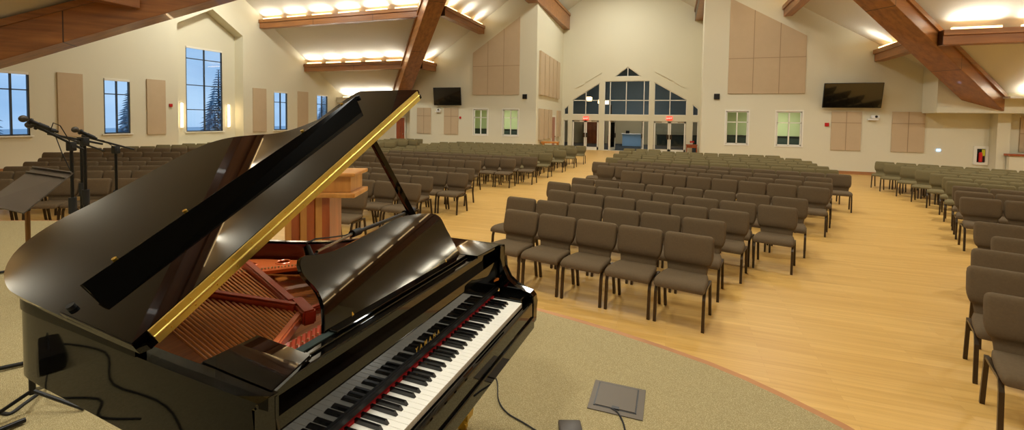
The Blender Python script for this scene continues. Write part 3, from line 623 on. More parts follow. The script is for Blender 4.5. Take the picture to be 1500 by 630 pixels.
proto['f1']=fleg(-1).build('leg',leg_m); proto['f2']=fleg(1).build('leg',leg_m); proto['r1']=rleg(-1).build('leg',leg_m); proto['r2']=rleg(1).build('leg',leg_m); proto['frame']=frame_mb().build('seat_frame',leg_m)
def low_mesh(fab=chair_m):
    mb=MB(); 
    for src in (seat_mb(False),back_mb(False)):
        me=bpy.data.meshes.new('t'); src.bm.to_mesh(me); src.bm.free(); mb.bm.from_mesh(me)
    nf=len(mb.bm.faces)
    for s in (-1,1): sq(mb,(s*.238,-.225,0),(s*.238,-.165,.40)); sq(mb,(s*.238,.27,0),(s*.238,.20,.40)); sq(mb,(s*.238,-.17,.39),(s*.238,.2,.39))
    bmesh.ops.recalc_face_normals(mb.bm,faces=mb.bm.faces)
    mb.bm.faces.ensure_lookup_table()
    for i in range(nf,len(mb.bm.faces)): mb.bm.faces[i].material_index=1
    me=bpy.data.meshes.new('distant_chair'); mb.bm.to_mesh(me); mb.bm.free(); me.materials.append(fab); me.materials.append(leg_m)
    for p in me.polygons: p.use_smooth=p.material_index==0
    try: me.set_sharp_from_angle(angle=R(60))
    except Exception: pass
    return me
protoo={'seat':seat_mb().build('seat',olive_m,None,True,60),'backrest':back_mb().build('backrest',olive_m,None,True,60)}
lowm=low_mesh(); lowo=low_mesh(olive_m)
CW=.543
rows=[]   # block,row index,left/right end of the back line,angle,count,direction
def rowL(block,r,x0,y0,x1,y1,n): rows.append((block,r,Vector((x0,y0,0)),math.atan2(y1-y0,x1-x0),n,1))
def rowA(block,r,x0,y0,deg,n): rows.append((block,r,Vector((x0,y0,0)),R(deg),n,1))
def rowB(block,r,x1,y1,deg,n): rows.append((block,r,Vector((x1,y1,0)),R(deg),n,-1))
A=[(-2.17,5.87,.53,5.29,5),(-2.50,6.84,.76,6.19,6),(-2.07,7.83,1.08,6.97,6),(-2.36,8.85,1.8,7.62,8),(-2.03,9.68,2.17,8.6,8),(-1.17,11.64,2.91,10.25,8),(-1.95,12.7,3.26,11.15,10),(-2.25,13.65,3.7,12.15,11),(-1.6,14.5,4.3,13.2,11),(-2.1,15.5,4.6,14.4,12),(-1.5,16.4,4.6,15.45,11),(-2.08,17.4,4.6,16.45,12),(-1.45,18.2,4.5,17.45,11),(-2.06,19.2,4.4,18.45,12),(-1.45,20.0,4.3,19.55,10),(-2.05,20.95,4.1,20.6,3)]
for i,a in enumerate(A): rowL('centre',i+1,*a)
C=[(2.26,4.38,-17,2),(2.54,5.17,-19,3),(2.94,5.92,-19,3),(3.48,6.66,-20,4),(3.8,7.62,-24,4),(4.84,10.13,-18,5),(5.2,11.05,-22,6),(5.57,11.92,-24,6),(5.9,12.88,-27,7),(6.25,13.8,-29,7),(6.42,14.75,-30,8),(6.51,15.72,-31,8),(6.55,16.7,-31,8),(6.5,17.68,-31,9),(6.59,18.6,-31,9)]
for i,a in enumerate(C): rowA('right',i+1,*a)
B=[(-4.87,6.37,8,5),(-4.43,7.38,-3,7),(-4.76,8.42,0,9),(-4.33,9.26,-2,11),(-4.62,10.25,-2,11),(-5.28,12.18,-1.5,10),(-4.60,13.36,-2,12),(-4.17,14.33,-2,13),(-4.75,15.27,-2,12),(-4.14,16.2,-2,13),(-4.7,17.15,-1.5,12),(-4.05,18.1,-1.5,13),(-4.62,19.05,-1.5,13),(-3.97,19.98,-1,14),(-4.5,20.9,-1,13),(-3.9,21.8,0,13)]
for i,a in enumerate(B): rowB('left centre',i+1,*a)
def limD(y): return -8.6-.42*(y-6) if y<15 else -12.6-.15*(y-15)
D=[(-13.0,3.95,29),(-14.0,4.8,31),(-14.43,5.74,31.5),(-15.42,6.49,31.5),(-16.4,7.2,32),(-18.6,8.27,33),(-19.9,10.0,33),(-19.8,11.15,33),(-19.8,12.3,33),(-19.9,13.4,33),(-19.9,14.5,32),(-19.8,15.6,31),(-19.8,16.7,30),(-19.8,17.8,28),(-19.8,18.9,26)]
for i,(x0,y0,dg) in enumerate(D):
    n=0
    while True:
        p=Vector((x0,y0,0))+Vector((math.cos(R(dg)),math.sin(R(dg)),0))*CW*(n+1)
        if p.x>limD(p.y) or p.y>22.6: break
        n+=1
    rowA('far left',i+1,x0,y0,dg,n)
rowA('far left',16,-16.0,22.95,6,4); rowA('far left',17,-15.7,21.9,6,4)
names={'centre':'block right of the centre aisle','right':'block right of the right aisle','left centre':'block left of the centre aisle','far left':'block along the left wall'}
aisle={'centre':'its centre-aisle end','right':'its aisle end','left centre':'its centre-aisle end','far left':'its wall end'}
ordn=['first','second','third','fourth','fifth','sixth','seventh','eighth','ninth','tenth','eleventh','twelfth','thirteenth','fourteenth','fifteenth','sixteenth','seventeenth','eighteenth','nineteenth','twentieth']
spots=[]
for (blk,r,p0,ang,n,sgn) in rows:
    d=Vector((math.cos(ang),math.sin(ang),0)); fc=Vector((math.sin(ang),-math.cos(ang),0))
    for j in range(n):
        p=p0+d*sgn*CW*(j+.5)+fc*.27; t=proj((p.x,p.y,.86)); 
        if t[2]<.5: continue
        if t[0]<-60 or t[0]>1560: continue
        spots.append((t[2],blk,r,j,p,ang))
# a chair hidden completely behind the raised piano lid is left out
def hidden(p):
    a=proj((p.x,p.y,.9)); 
    if not(180<a[0]<480): return False
    if a[0]<345: yl=372-(a[0]-30)*(372-207)/(345-30)
    else: yl=205
    return a[1]>yl+22 and not (a[0]>430 and a[1]>300)
spots=[s for s in spots if not hidden(s[4])]
spots.sort(key=lambda s:s[0])
big=150; total=300
OL={'centre':10,'right':9,'left centre':9,'far left':8}
rest=MB()
for i,(z,blk,r,j,p,ang) in enumerate(spots):
    if i<total:
        ol=r>=OL[blk]; lab=('olive' if ol else 'taupe')+' chair %s from %s, %s row, %s'%(ordn[j],aisle[blk].replace('its ',''),ordn[r-1],names[blk])
        g=('olive' if ol else 'taupe')+' chairs of the '+names[blk]
        if i<big:
            e=empty('church_chair',(p.x,p.y,.0),ang,lab,'chair',g)
            for key in proto:
                c=(protoo if ol and key in protoo else proto)[key].copy(); COL.objects.link(c); c.parent=e
        else:
            c=bpy.data.objects.new('church_chair',lowo if ol else lowm); COL.objects.link(c); c.location=(p.x,p.y,0); c.rotation_euler=(0,0,ang); tag(c,lab,'chair',g)
    else:
        nv=len(rest.bm.verts); rest.bm.from_mesh(lowo); rest.bm.verts.ensure_lookup_table()
        Mx=Matrix.Translation(p)@Matrix.Rotation(ang,4,'Z')
        bmesh.ops.transform(rest.bm,matrix=Mx,verts=rest.bm.verts[nv:])
if len(spots)>total:
    o=rest.build('distant_chairs',[olive_m,leg_m],None,True,60,recalc=False); tag(o,'rows of olive taupe chairs farthest from the stage near the rear walls','chairs',None,'stuff')
for o in list(proto.values())+list(protoo.values()): bpy.data.objects.remove(o)
# ------------------------------------------------------------ piano (local: x=u bass->treble, y=t towards the tail, z up from the stage)
AP=R(87.83); U=Vector((math.cos(AP),math.sin(AP),0)); T=Vector((-math.sin(AP),math.cos(AP),0)); OP=Vector((-.81,2.04,ST))-U*1.36
P=empty('grand_piano',OP,AP,'glossy black grand piano with raised lid on the carpeted stage','piano')
V=Vector
rim=[(.045,0),(.055,.35),(.075,.8),(.088,1.10),(.112,1.20),(.155,1.30),(.225,1.385),(.33,1.43),(.43,1.44),(.55,1.43),(.68,1.40),(.80,1.37),(.91,1.325),(.99,1.25),(1.05,1.15),(1.09,1.03),(1.14,.92),(1.21,.82),(1.31,.72),(1.41,.61),(1.465,.49),(1.49,.36),(1.49,0)]
def smooth(poly,closed=False,n=3):
    pts=[V((a,b,0)) for a,b in poly]; out=[]
    for i in range(len(pts)-1):
        p0=pts[max(i-1,0)];p1=pts[i];p2=pts[i+1];p3=pts[min(i+2,len(pts)-1)]
        for j in range(n):
            t=j/n; q_=.5*((2*p1)+(p2-p0)*t+(2*p0-5*p1+4*p2-p3)*t*t+(3*p1-p0-3*p2+p3)*t**3); out.append((q_.x,q_.y))
    out.append(poly[-1]); return out
rims=[rim[0]]+smooth(rim[1:-1])+[rim[-1]]
def offs(pl,d):
    out=[]
    for i,p in enumerate(pl):
        a=V(pl[max(i-1,0)]).to_2d(); b=V(pl[min(i+1,len(pl)-1)]).to_2d(); t=(b-a).normalized(); n=V((t.y,-t.x)); out.append((p[0]+n.x*d,p[1]+n.y*d))
    return out
def wallband(pl,d0,d1,z0,z1,name,m,par):
    a=offs(pl,d0);b=offs(pl,d1); mb=MB(); n=len(pl)
    vs=[V((*p,z0)) for p in a]+[V((*p,z1)) for p in a]+[V((*p,z1)) for p in b]+[V((*p,z0)) for p in b]; fs=[]
    for i in range(n-1):
        for r0,r1 in ((0,1),(1,2),(2,3),(3,0)): fs.append((r0*n+i,r0*n+i+1,r1*n+i+1,r1*n+i))
    fs+= [(0,n,2*n,3*n),(n-1,2*n-1,3*n-1,4*n-1)]
    mb.faces(vs,fs); return mb.build(name,m,par,True,35)
ZR=.97
wallband(rims,.012,.036,.745,ZR,'rim',case_m,P)
wallband([p for p in rims if p[0]<.13 and p[1]<1.25],.0365,.064,.80,ZR-.001,'inner_case_rail',black_m,P)
wallband([p for p in rims if p[0]<.125 and .39<p[1]<1.3],.008,.035,ZR+.0005,1.026,'hinge_rail',lip_m,P)
inr=wallband([p for p in rims if p[1]>.3],.037,.046,.80,ZR-.012,'inner_rim',rimin_m,P)
ino=offs(rims,.068)
mb=MB(); mb.prism(ino,.75,.765,lambda a,b,h:V((a,b,h))); mb.build('underside_board',blackin_m,P)
mb=MB(); mb.prism([p for p in ino if p[1]>=0],.80,.81,lambda a,b,h:V((a,b,h))); mb.build('soundboard',board_m,P)
# key bed, arms, key blocks, key slip
MB().box(.05,1.485,-.165,.06,.58,.655,bev=.008).build('key_bed',black_m,P)
arm=[(.003,ZR-.001),(.0,ZR-.001),(-.002,.91),(-.012,.86),(-.04,.805),(-.08,.775),(-.13,.762),(-.165,.755),(-.183,.735),(-.187,.70),(-.183,.60),(-.165,.575),(.003,.575)]
for u0,u1 in ((.045,.105),(1.43,1.49)):
    mb=MB(); mb.prism(arm,u0,u1,lambda t,z,h:V((h,t,z)),bev=.006); mb.build('arm',black_m,P,True,12)
for u0,u1 in ((.106,.131),(1.364,1.429)): MB().box(u0,u1,-.145,.02,.655,.742,bev=.006).build('key_block',black_m,P)
MB().box(.106,1.429,-.182,-.158,.60,.712,bev=.008).build('key_slip',black_m,P)
MB().box(.106,1.429,-.192,-.182,.585,.64,bev=.004).build('slip_moulding',black_m,P)
# keys
kx=.0235; xr=1.36
notes=[i for i in range(88)]
def isblack(n): return (n+9)%12 in (1,3,6,8,10)
wi=0; whites=[n for n in notes if not isblack(n)]
for i,n in enumerate(whites):
    x1=xr-kx*(51-i); x0=x1-kx
    MB().box(x0+.0005,x1-.0005,-.15,.0005,.708,.729,bev=.0012).build('white_key',key_m,P)
for n in notes:
    if isblack(n):
        lw_=sum(1 for w in whites if w<n); xb=xr-kx*(52-lw_)
        pc=(n+9)%12; xb+={1:-.0022,3:.0022,6:-.003,8:0,10:.003}[pc]
        mb=MB(); a,b=.0055,.0045
        vs=[V(q_) for q_ in ((xb-a,-.098,.726),(xb+a,-.098,.726),(xb+a,.0,.726),(xb-a,.0,.726),(xb-b,-.087,.741),(xb+b,-.087,.741),(xb+b,.0,.741),(xb-b,.0,.741))]
        mb.faces(vs,[(3,2,1,0),(4,5,6,7),(0,1,5,4),(1,2,6,5),(2,3,7,6),(3,0,4,7)]); mb.build('black_key',bkey_m,P)
MB().box(.131,1.364,-.001,.0095,.729,.739).build('felt_strip',felt_m,P)
fb=[(.010,.735),(.044,.735),(.044,.90),(.011,.90),(.010,.76)]
mb=MB(); mb.prism(fb,.108,1.428,lambda t,z,h:V((h,t,z))); mb.build('fallboard',black_m,P,True,12)
# maker's name inlaid in the fallboard
cu=bpy.data.curves.new('name','FONT'); cu.body='YAMAHA'; cu.size=.023; cu.align_x='CENTER'; cu.extrude=.0004; cu.space_character=2.2; cu.offset=.0006
to=bpy.data.objects.new('tmp',cu); me=bpy.data.meshes.new_from_object(to); bpy.data.objects.remove(to); me.materials.append(gold_m)
o=bpy.data.objects.new('maker_lettering',me); COL.objects.link(o); o.parent=P; o.location=(.775,.0094,.775); o.rotation_euler=(PI/2,0,0)
# music shelf and front rail
MB().box(.08,1.455,.045,.075,.86,.955,bev=.005).build('front_rail',black_m,P)
MB().box(.08,1.455,.075,.135,.945,.962,bev=.003).build('shelf_front',black_m,P)
MB().box(.27,1.20,.098,.128,.962,.9655).build('green_felt_strip',gfelt_m,P)
mb=MB(); mb.prism([(.10,.012),(.262,.055),(.285,.285),(.12,.29)],.958,.972,lambda a,b,h:V((a,b,h)),bev=.003); mb.build('shelf_side_panel',black_m,P,True,12)
mb=MB(); mb.prism([(1.455,.012),(1.235,.03),(1.22,.285),(1.45,.29)],.958,.972,lambda a,b,h:V((a,b,h)),bev=.003); mb.build('shelf_side_panel',black_m,P,True,12)
MB().box(.27,1.22,.13,.135,.86,.95).build('pin_block_rail',blackin_m,P)
# music desk
def dk(u,z): t=.118+(z-.962)*.36; return V((u,t,z))
dsk=[(.375,.968),(.40,1.03),(.395,1.08),(.37,1.12),(.352,1.155),(.358,1.185),(.385,1.192),(.45,1.178),(.55,1.180),(.65,1.190),(.75,1.200),(.85,1.213),(.95,1.207),(1.04,1.196),(1.10,1.184),(1.145,1.168),(1.165,1.145),(1.172,1.11),(1.19,1.07),(1.21,1.01),(1.235,.968)]
mb=MB(); nrm=V((0,-1,.36)).normalized(); mb.prism(smooth(dsk,n=2),0,.016,lambda u,z,h:dk(u,z)-nrm*h,bev=.002); mb.build('music_desk',black_m,P,True,12)
MB().box(.39,1.22,.085,.118,.966,.974,bev=.002).build('desk_ledge',black_m,P)
mb=MB()
for u in (.5,1.1): mb.cyl((u,.125,.97),(u,.20,1.1),.006)
mb.build('desk_support',brass_m,P)
# cast plate
def flat(poly,z0,z1,holes=(),f=None):
    mb=MB(); loops=[poly]+list(holes); fl_=[p for l in loops for p in l]; tri=tessellate_polygon([[V((a,b,0)) for a,b in l] for l in loops])
    for z in (z0,z1): mb.faces([V((a,b,z)) for a,b in fl_],[tuple(t) for t in tri])
    for l in loops:
        n=len(l); mb.faces([V((a,b,z0)) for a,b in l]+[V((a,b,z1)) for a,b in l],[(i,(i+1)%n,n+(i+1)%n,n+i) for i in range(n)])
    return mb
pin=offs(rims,.076); pin=[p for p in pin if p[1]>.28]
def circ(cx,cy,r,n=20): return [(cx+r*math.cos(2*PI*i/n),cy+r*math.sin(2*PI*i/n)) for i in range(n)]
inner=offs(rims,.115); inner=[p for p in inner if .34<p[1]]
# tail web with round holes, outside the bridge line
cut=[(.17,.33),(.18,.9),(.205,1.08),(.27,1.20),(.50,1.23),(.70,1.10),(.86,.95),(1.0,.83),(1.16,.70),(1.27,.56),(1.36,.44),(1.39,.33)]
outerp=[(p[0],p[1]) for p in pin if p[1]>.30]
poly=outerp+cut[::-1]
hl=[circ(.63,1.28,.032),circ(.76,1.205,.036),circ(.885,1.10,.036),circ(.985,.985,.032)]
mb=flat(poly,.872,.888,hl); mb.build('cast_plate',plate_m,P,recalc=False)
for h in hl: MB().tube([V((a,b,.888)) for a,b in h+[h[0]]],.006,6).build('hole_rim',plate_m,P,True)
def strut(p,q_,w,z0=.872,z1=.925,m=platered_m):
    p=V((*p,0));q_=V((*q_,0));d=(q_-p).normalized();n=V((-d.y,d.x,0))*w/2
    mb=MB(); mb.faces([v+V((0,0,z)) for z in (z0,z1) for v in (p-n,q_-n,q_+n,p+n)],[(3,2,1,0),(4,5,6,7),(0,1,5,4),(1,2,6,5),(2,3,7,6),(3,0,4,7)])
    es=list(mb.bm.edges); bmesh.ops.bevel(mb.bm,geom=es,offset=.006,segments=2,affect='EDGES'); mb.build('plate_strut',m,P,True,40)
strut((.86,1.09),(.60,.50),.034); strut((.50,1.22),(.58,.45),.03)
strut((.62,.50),(.55,.36),.045); strut((.585,.43),(.35,.30),.03,.872,.91,plate_m); strut((.60,.42),(1.35,.30),.03,.872,.905); strut((1.15,.76),(.98,.34),.022)
# pin block area with tuning pins
mb=MB(); mb.box(.16,1.40,.14,.31,.868,.884); mb.build('pin_block',platered_m,P)
mb=MB()
for r_ in range(4):
    for i in range(58): u=.19+i*.0205+(r_%2)*.006; mb.cyl((u,.165+r_*.033,.884),(u,.163+r_*.033,.912),.0032,n=5)
tag(mb.build('tuning_pins',steel_m,P),kind='stuff')
# strings: overstrung copper bass, then tenor/treble steel
mb=MB()
for i in range(28):
    f=i/27; a=V((.19+.36*f,.30+.08*f,.900)); b=V((.44+.40*f,1.24-.10*f*1.6,.896)); mb.tube([a,b],.0036,5,False)
tag(mb.build('bass_strings',copper_m,P),kind='stuff')
mb=MB()
for i in range(74):
    f=i/73; a=V((.57+.80*f,.36-.02*f,.892)); b=V((.24+1.13*f,1.16-.66*f**.85,.878)) if f<.45 else V((.24+1.13*f,1.16-.66*f**.85,.878)); mb.tube([a,b],.0011,3,False)
tag(mb.build('treble_strings',steel_m,P),kind='stuff')
mb=MB(); br=[(.20,1.10),(.33,1.12),(.5,1.0),(.7,.83),(.92,.68),(1.12,.56),(1.28,.45)]
mb.tube([V((a,b,.845)) for a,b in smooth(br)],.018,6); mb.build('bridge',oak_m,P,True)
mb=MB(); mb.tube([V((a,b,.85)) for a,b in ((.36,1.21),(.55,1.16),(.74,1.08),(.84,1.0))],.016,6); mb.build('bridge',oak_m,P,True)
mb=MB()
for i in range(60): f=i/59; u=.56+.6*f; mb.ball((.62+.62*f,1.16-.60*f+.06*math.sin(f*3.1),.894),.005,n=6)
tag(mb.build('hitch_pins',steel_m,P),kind='stuff')
# lid: main panel, folded front flap with its lip, brass hinge
PH=R(29.7); hp=V((.04,.35,1.03)); hd=(V((.11,1.2,1.03))-hp).normalized(); rd=V((math.cos(PH),0,math.sin(PH))); ln=rd.cross(hd).normalized()
if ln.z<0: ln=-ln
L_=lambda r,s,o: hp+rd*r+hd*s+ln*o
lid=[(0,0),(-.018,.02),(-.022,.47),(-.02,.74),(-.012,.84),(.015,.95),(.055,1.04),(.11,1.11),(.19,1.15),(.28,1.15),(.4,1.115),(.53,1.09),(.69,1.065),(.82,1.03),(.89,.965),(.93,.88),(.955,.76),(.98,.62),(1.03,.53),(1.12,.46),(1.24,.38),(1.33,.28),(1.375,.16),(1.385,0)]
lids=[lid[0]]+smooth(lid[1:-1])+[lid[-1]]
mb=MB(); mb.prism(lids,0,.023,L_,bev=.003); mb.build('lid',lid_m,P,True,12)
flap=[(-.02,.003),(-.022,.40),(-.005,.415),(1.30,.415),(1.375,.40),(1.385,.38),(1.385,.003)]
mb=MB(); mb.prism([(a,b*.985) for a,b in flap],.0255,.048,L_,bev=.003); F_=mb.build('lid_flap',lid_m,P,True,12)
q8=[(.03,.215,.048),(1.155,.19,.048),(1.21,.25,.10),(.045,.335,.10)]
mb=MB(); mb.faces([L_(*p) for p in q8]+[L_(r,s_+.03,o_-(.0 if o_<.06 else .012)) for r,s_,o_ in q8],[(0,1,2,3),(7,6,5,4),(0,1,5,4),(1,2,6,5),(2,3,7,6),(3,0,4,7)]); lip=mb.build('flap_lip',lip_m,P)
for f_ in (.08,.27,.72,.93):
    r,s_,o_=[a+(b-a)*f_ for a,b in zip(q8[3],q8[2])]; MB().cyl(L_(r,s_+.012,o_-.006),L_(r,s_+.012,o_+.006),.007).build('lip_bumper',brass_m,lip)
MB().cyl(L_(.0,.36,.048),L_(.0,.36,.06),.011).build('rubber_bumper',rubber_m,F_); MB().cyl(L_(1.3,.33,.048),L_(1.3,.33,.06),.011).build('rubber_bumper',rubber_m,F_)
mb=MB()
for o0,o1 in ((.001,.0225),(.026,.0475)):
    vs=[L_(r,s,o) for r in (.02,1.365) for s in (-.0035,.003) for o in (o0,o1)]
    mb.faces(vs,[(0,1,3,2),(4,6,7,5),(0,4,5,1),(2,3,7,6),(0,2,6,4),(1,5,7,3)])
mb.tube([L_(.02,-.005,.0243),L_(1.365,-.005,.0243)],.004,8); mb.build('lid_hinge',brass2_m,P)
mb=MB()
for i in range(19):
    for o_ in (.0115,.037): r=.06+i*.07; mb.ball(L_(r,-.0035,o_),.0028,n=6)
mb.build('hinge_screw',brass_m,P)

# prop stick
a=L_(1.0,.035,-.002); b=V((1.455,.47,.965)); dd=(b-a).normalized(); sd=dd.cross(V((0,1,0))).normalized()*.012; td=dd.cross(sd).normalized()*.009
mb=MB(); vs=[p+s1*k1+t1*k2 for p,k_ in ((a,1),(b,1.4)) for s1,k1,t1,k2 in ((sd,-k_,td,-1),(sd,k_,td,-1),(sd,k_,td,1),(sd,-k_,td,1))]
mb.faces(vs,[(3,2,1,0),(4,5,6,7),(0,1,5,4),(1,2,6,5),(2,3,7,6),(3,0,4,7)]); mb.build('lid_prop',case_m,P)
# legs
for (u,t) in ((1.37,.16),(.17,.16),(.62,1.22)):
    lg=MB(); zs=((.60,.055),(.50,.052),(.46,.046),(.13,.034)); lg.loft([[V((u+sx*w,t+sy_*w,z)) for sx,sy_ in ((-1,-1),(1,-1),(1,1),(-1,1))] for z,w in zs])
    lg.box(u-.06,u+.06,t-.06,t+.06,.585,.70); g=lg.build('leg',black_m,P)
    mb=MB(); mb.loft([[V((u+sx*w,t+sy_*w,z)) for sx,sy_ in ((-1,-1),(1,-1),(1,1),(-1,1))] for z,w in ((.13,.036),(.075,.031))]); mb.cyl((u,t,.075),(u,t,.05),.02); mb.build('brass_ferrule',brass_m,g)
    mb=MB(); mb.cyl((u-.012,t+.012,.026),(u+.012,t+.012,.026),.0255,n=20); mb.build('caster_wheel',brass_m,g,True)
ly=MB(); ly.box(.62,.88,.10,.16,.10,.15,bev=.006); ly.box(.64,.67,.115,.145,.15,.62); ly.box(.83,.86,.115,.145,.15,.62); ly.build('pedal_lyre',black_m,P)
for u in (.68,.75,.82): MB().box(u-.012,u+.012,-.02,.12,.075,.085,bev=.003).build('pedal',brass_m,P)
# ------------------------------------------------------------ microphones and stands
def W3(px,py,f_):
    d=(rt*((px-750)/CF)+up*((CY-py)/CF)+fwd); kk=f_/d.dot(V((-math.sin(YAW),math.cos(YAW),0))); return V((0,0,CH))+d*kk
def mic_stand(base,ztop,boomA,boomB,label):
    base=V(base); e=empty('boom_stand',(base.x,base.y,ST+.006),0,label,'microphone stand','boom stands on the stage'); o0=e.location.copy()
    mb=MB(); mb.cyl((0,0,.12),(0,0,ztop*.62),.018); mb.build('lower_tube',blackmet_m,e,True); mb=MB(); mb.cyl((0,0,ztop*.6),(0,0,ztop),.012); mb.build('upper_tube',blackmet_m,e,True)
    MB().cyl((0,0,ztop*.58),(0,0,ztop*.68),.027).build('clutch',rubber_m,e,True)
    for i in range(3):
        a=2*PI*i/3+base.x; mb=MB(); mb.tube([(.015*math.cos(a),.015*math.sin(a),.16),(.30*math.cos(a),.30*math.sin(a),.012)],.009); mb.build('leg',blackmet_m,e,True)
    mb=MB(); mb.box(-.03,.03,-.024,.024,ztop-.04,ztop+.035,bev=.008); mb.cyl((-.03,0,ztop),(.035,0,ztop),.015); mb.build('boom_clamp',rubber_m,e,True)
    A_=V(boomA)-o0;B_=V(boomB)-o0
    mb=MB(); mb.tube([A_,B_],.0095); mb.build('boom_arm',blackmet_m,e,True); return e
def mic(head,tail,label,wire=None):
    h=V(head);t=V(tail); d=(t-h).normalized(); e=empty('microphone',h,0,label,'microphone','vocal microphones on booms')
    L0=.17; mb=MB(); mb.tube([d*.03,d*.06,d*L0],[.021,.017,.011],12); mb.build('mic_body',blackmet_m,e,True)
    mb=MB(); mb.ball((0,0,0),.027,n=14); mb.build('mic_grille',standmet_m,e,True); mb=MB(); mb.tube([d*.035,d*.048],.0255,14); mb.build('grille_band',blackmet_m,e,True)
    mb=MB(); mb.tube([d*.09,d*.15],[.019,.017],12); mb.build('mic_clip',rubber_m,e,True)
    if wire:
        mb=MB(); mb.tube([d*L0]+[V(w)-h for w in wire],.0035,6); mb.build('cable',rubber_m,e,True)
b1=W3(107,320,3.7); p1=W3(107,214,3.7)
b2=W3(126,300,4.0); p2=W3(127,207,4.0)
b3=W3(171,290,4.4); p3=W3(171,219,4.4)
b4=W3(121,300,4.5); p4=W3(121,206,4.5)
zt=lambda p:p.z-ST-.006
mic_stand(b1,zt(p1),W3(46,182,3.45),W3(122,219,3.76),'black boom stand nearest the music stand, leftmost of the four')
mic_stand(b4,zt(p4),W3(58,189,4.0),W3(152,221,4.65),'black boom stand just left of the middle pair')
mic_stand(b2,zt(p2),W3(70,196,3.75),W3(150,211,4.15),'thicker black boom stand in the middle pair')
mic_stand(b3,zt(p3),W3(120,199,4.1),W3(196,219,4.55),'black boom stand on the right of the microphone cluster')
mic(W3(34,174,3.4),W3(66,186,3.5),'upper left vocal microphone pointing left in front of the window',[W3(78,180,3.5),W3(88,184,3.6),W3(98,200,3.7),W3(106,214,3.74)])
mic(W3(43,183,3.5),W3(76,191,3.6),'lower left vocal microphone just under the uppermost one',[W3(80,196,3.7),W3(90,222,3.7),W3(104,252,3.7)])
mic(W3(110,190,4.0),W3(136,201,4.1),'vocal microphone right of the other two on the boom cluster',[W3(141,204,4.1),W3(152,206,4.2),W3(168,216,4.4)])
# music stand
c=[W3(107,253,2.5),W3(50,245,2.62),W3(-25,298,2.2),W3(34,312,2.1)]
ctrp=(c[0]+c[1]+c[2]+c[3])/4; base=V((W3(41,340,2.35).x,W3(41,340,2.35).y,ST+.006)); e=empty('music_stand',base,0,'dark metal music stand with tilted desk at the left edge','music stand')
nn=(c[1]-c[0]).cross(c[3]-c[0]).normalized(); nn=nn if nn.z>0 else -nn
mb=MB(); q4=[p-base for p in c]; mb.faces([p for p in q4]+[p-nn*.006 for p in q4],[(0,1,2,3),(7,6,5,4),(0,1,5,4),(1,2,6,5),(2,3,7,6),(3,0,4,7)]); dk_=mb.build('desk',standmet_m,e)
def edge_lip(f0,h):
    a=q4[0].lerp(q4[3],f0);b=q4[1].lerp(q4[2],f0); d_=(q4[3]-q4[0]).normalized()*.006
    mb=MB(); mb.faces([v+nn*k_ for k_ in (0,h) for v in (a-d_,b-d_,b+d_,a+d_)],[(3,2,1,0),(4,5,6,7),(0,1,5,4),(1,2,6,5),(2,3,7,6),(3,0,4,7)]); mb.build('ledge',standmet_m,e)
edge_lip(.03,.012); edge_lip(.17,.010)
cc=W3(38,306,2.3)-base
mb=MB(); mb.cyl((0,0,.1),(0,0,.62),.014); mb.build('lower_tube',blackmet_m,e,True); mb=MB(); mb.tube([(0,0,.6),(0,0,cc.z-.02)],.011); mb.build('upper_tube',polew_m,e,True)
mb=MB(); mb.tube([(0,0,cc.z-.02),(ctrp-base)-nn*.01],.012); mb.build('tilt_bracket',blackmet_m,e,True)
for i in range(3):
    a=2*PI*i/3+.4; mb=MB(); mb.tube([(0,0,.12),(.26*math.cos(a),.26*math.sin(a),.012)],.01); mb.build('leg',blackmet_m,e,True)
# piano microphone on a low boom behind the music desk
def PL(u,t,z): return OP+U*u+T*t+V((0,0,z))
A0=W3(603,309,2.66);A1=W3(520,341,2.0);A2=W3(464,369,1.62)
e=empty('piano_boom_stand',(A0.x,A0.y,ST+.006),0,'black boom arm reaching over the piano behind the music desk','microphone stand'); o0=e.location.copy()
top=A0-o0; MB().tube([(0,0,.1),top-V((0,0,.03))],.011).build('upright_tube',blackmet_m,e,True)
for i in range(3):
    a=2*PI*i/3+.5; MB().tube([(0,0,.14),(.24*math.cos(a),.24*math.sin(a),.012)],.009).build('leg',blackmet_m,e,True)
fA=lambda f: A0.lerp(A1,f)-o0
MB().tube([fA(-.04),fA(.16)],.02,10).build('boom_grip',rubber_m,e,True)
MB().tube([fA(.16),fA(1)],[.011,.009]).build('boom_arm',blackmet_m,e,True)
MB().tube([A1-o0,A2-o0],.006).build('boom_rod',chrome_m,e,True)
MB().tube([fA(.94),fA(1.04)],.017,10).build('boom_clamp',rubber_m,e,True)
h=W3(456,381,1.58); e=empty('piano_microphone',h,0,'small microphone clipped at the left corner of the music desk','microphone')
tpt=W3(449,361,1.60)-h
MB().tube([(0,0,0),tpt],[.016,.012],12).build('mic_body',blackmet_m,e,True); MB().tube([W3(455,379,1.58)-h,W3(463,374,1.61)-h],.010).build('mic_clip',rubber_m,e,True)
MB().tube([tpt,W3(449,356,1.60)-h,W3(462,350,1.65)-h,W3(482,348,1.75)-h,W3(505,345,1.9)-h,W3(519,340,1.99)-h],.003,6).build('cable',rubber_m,e,True)
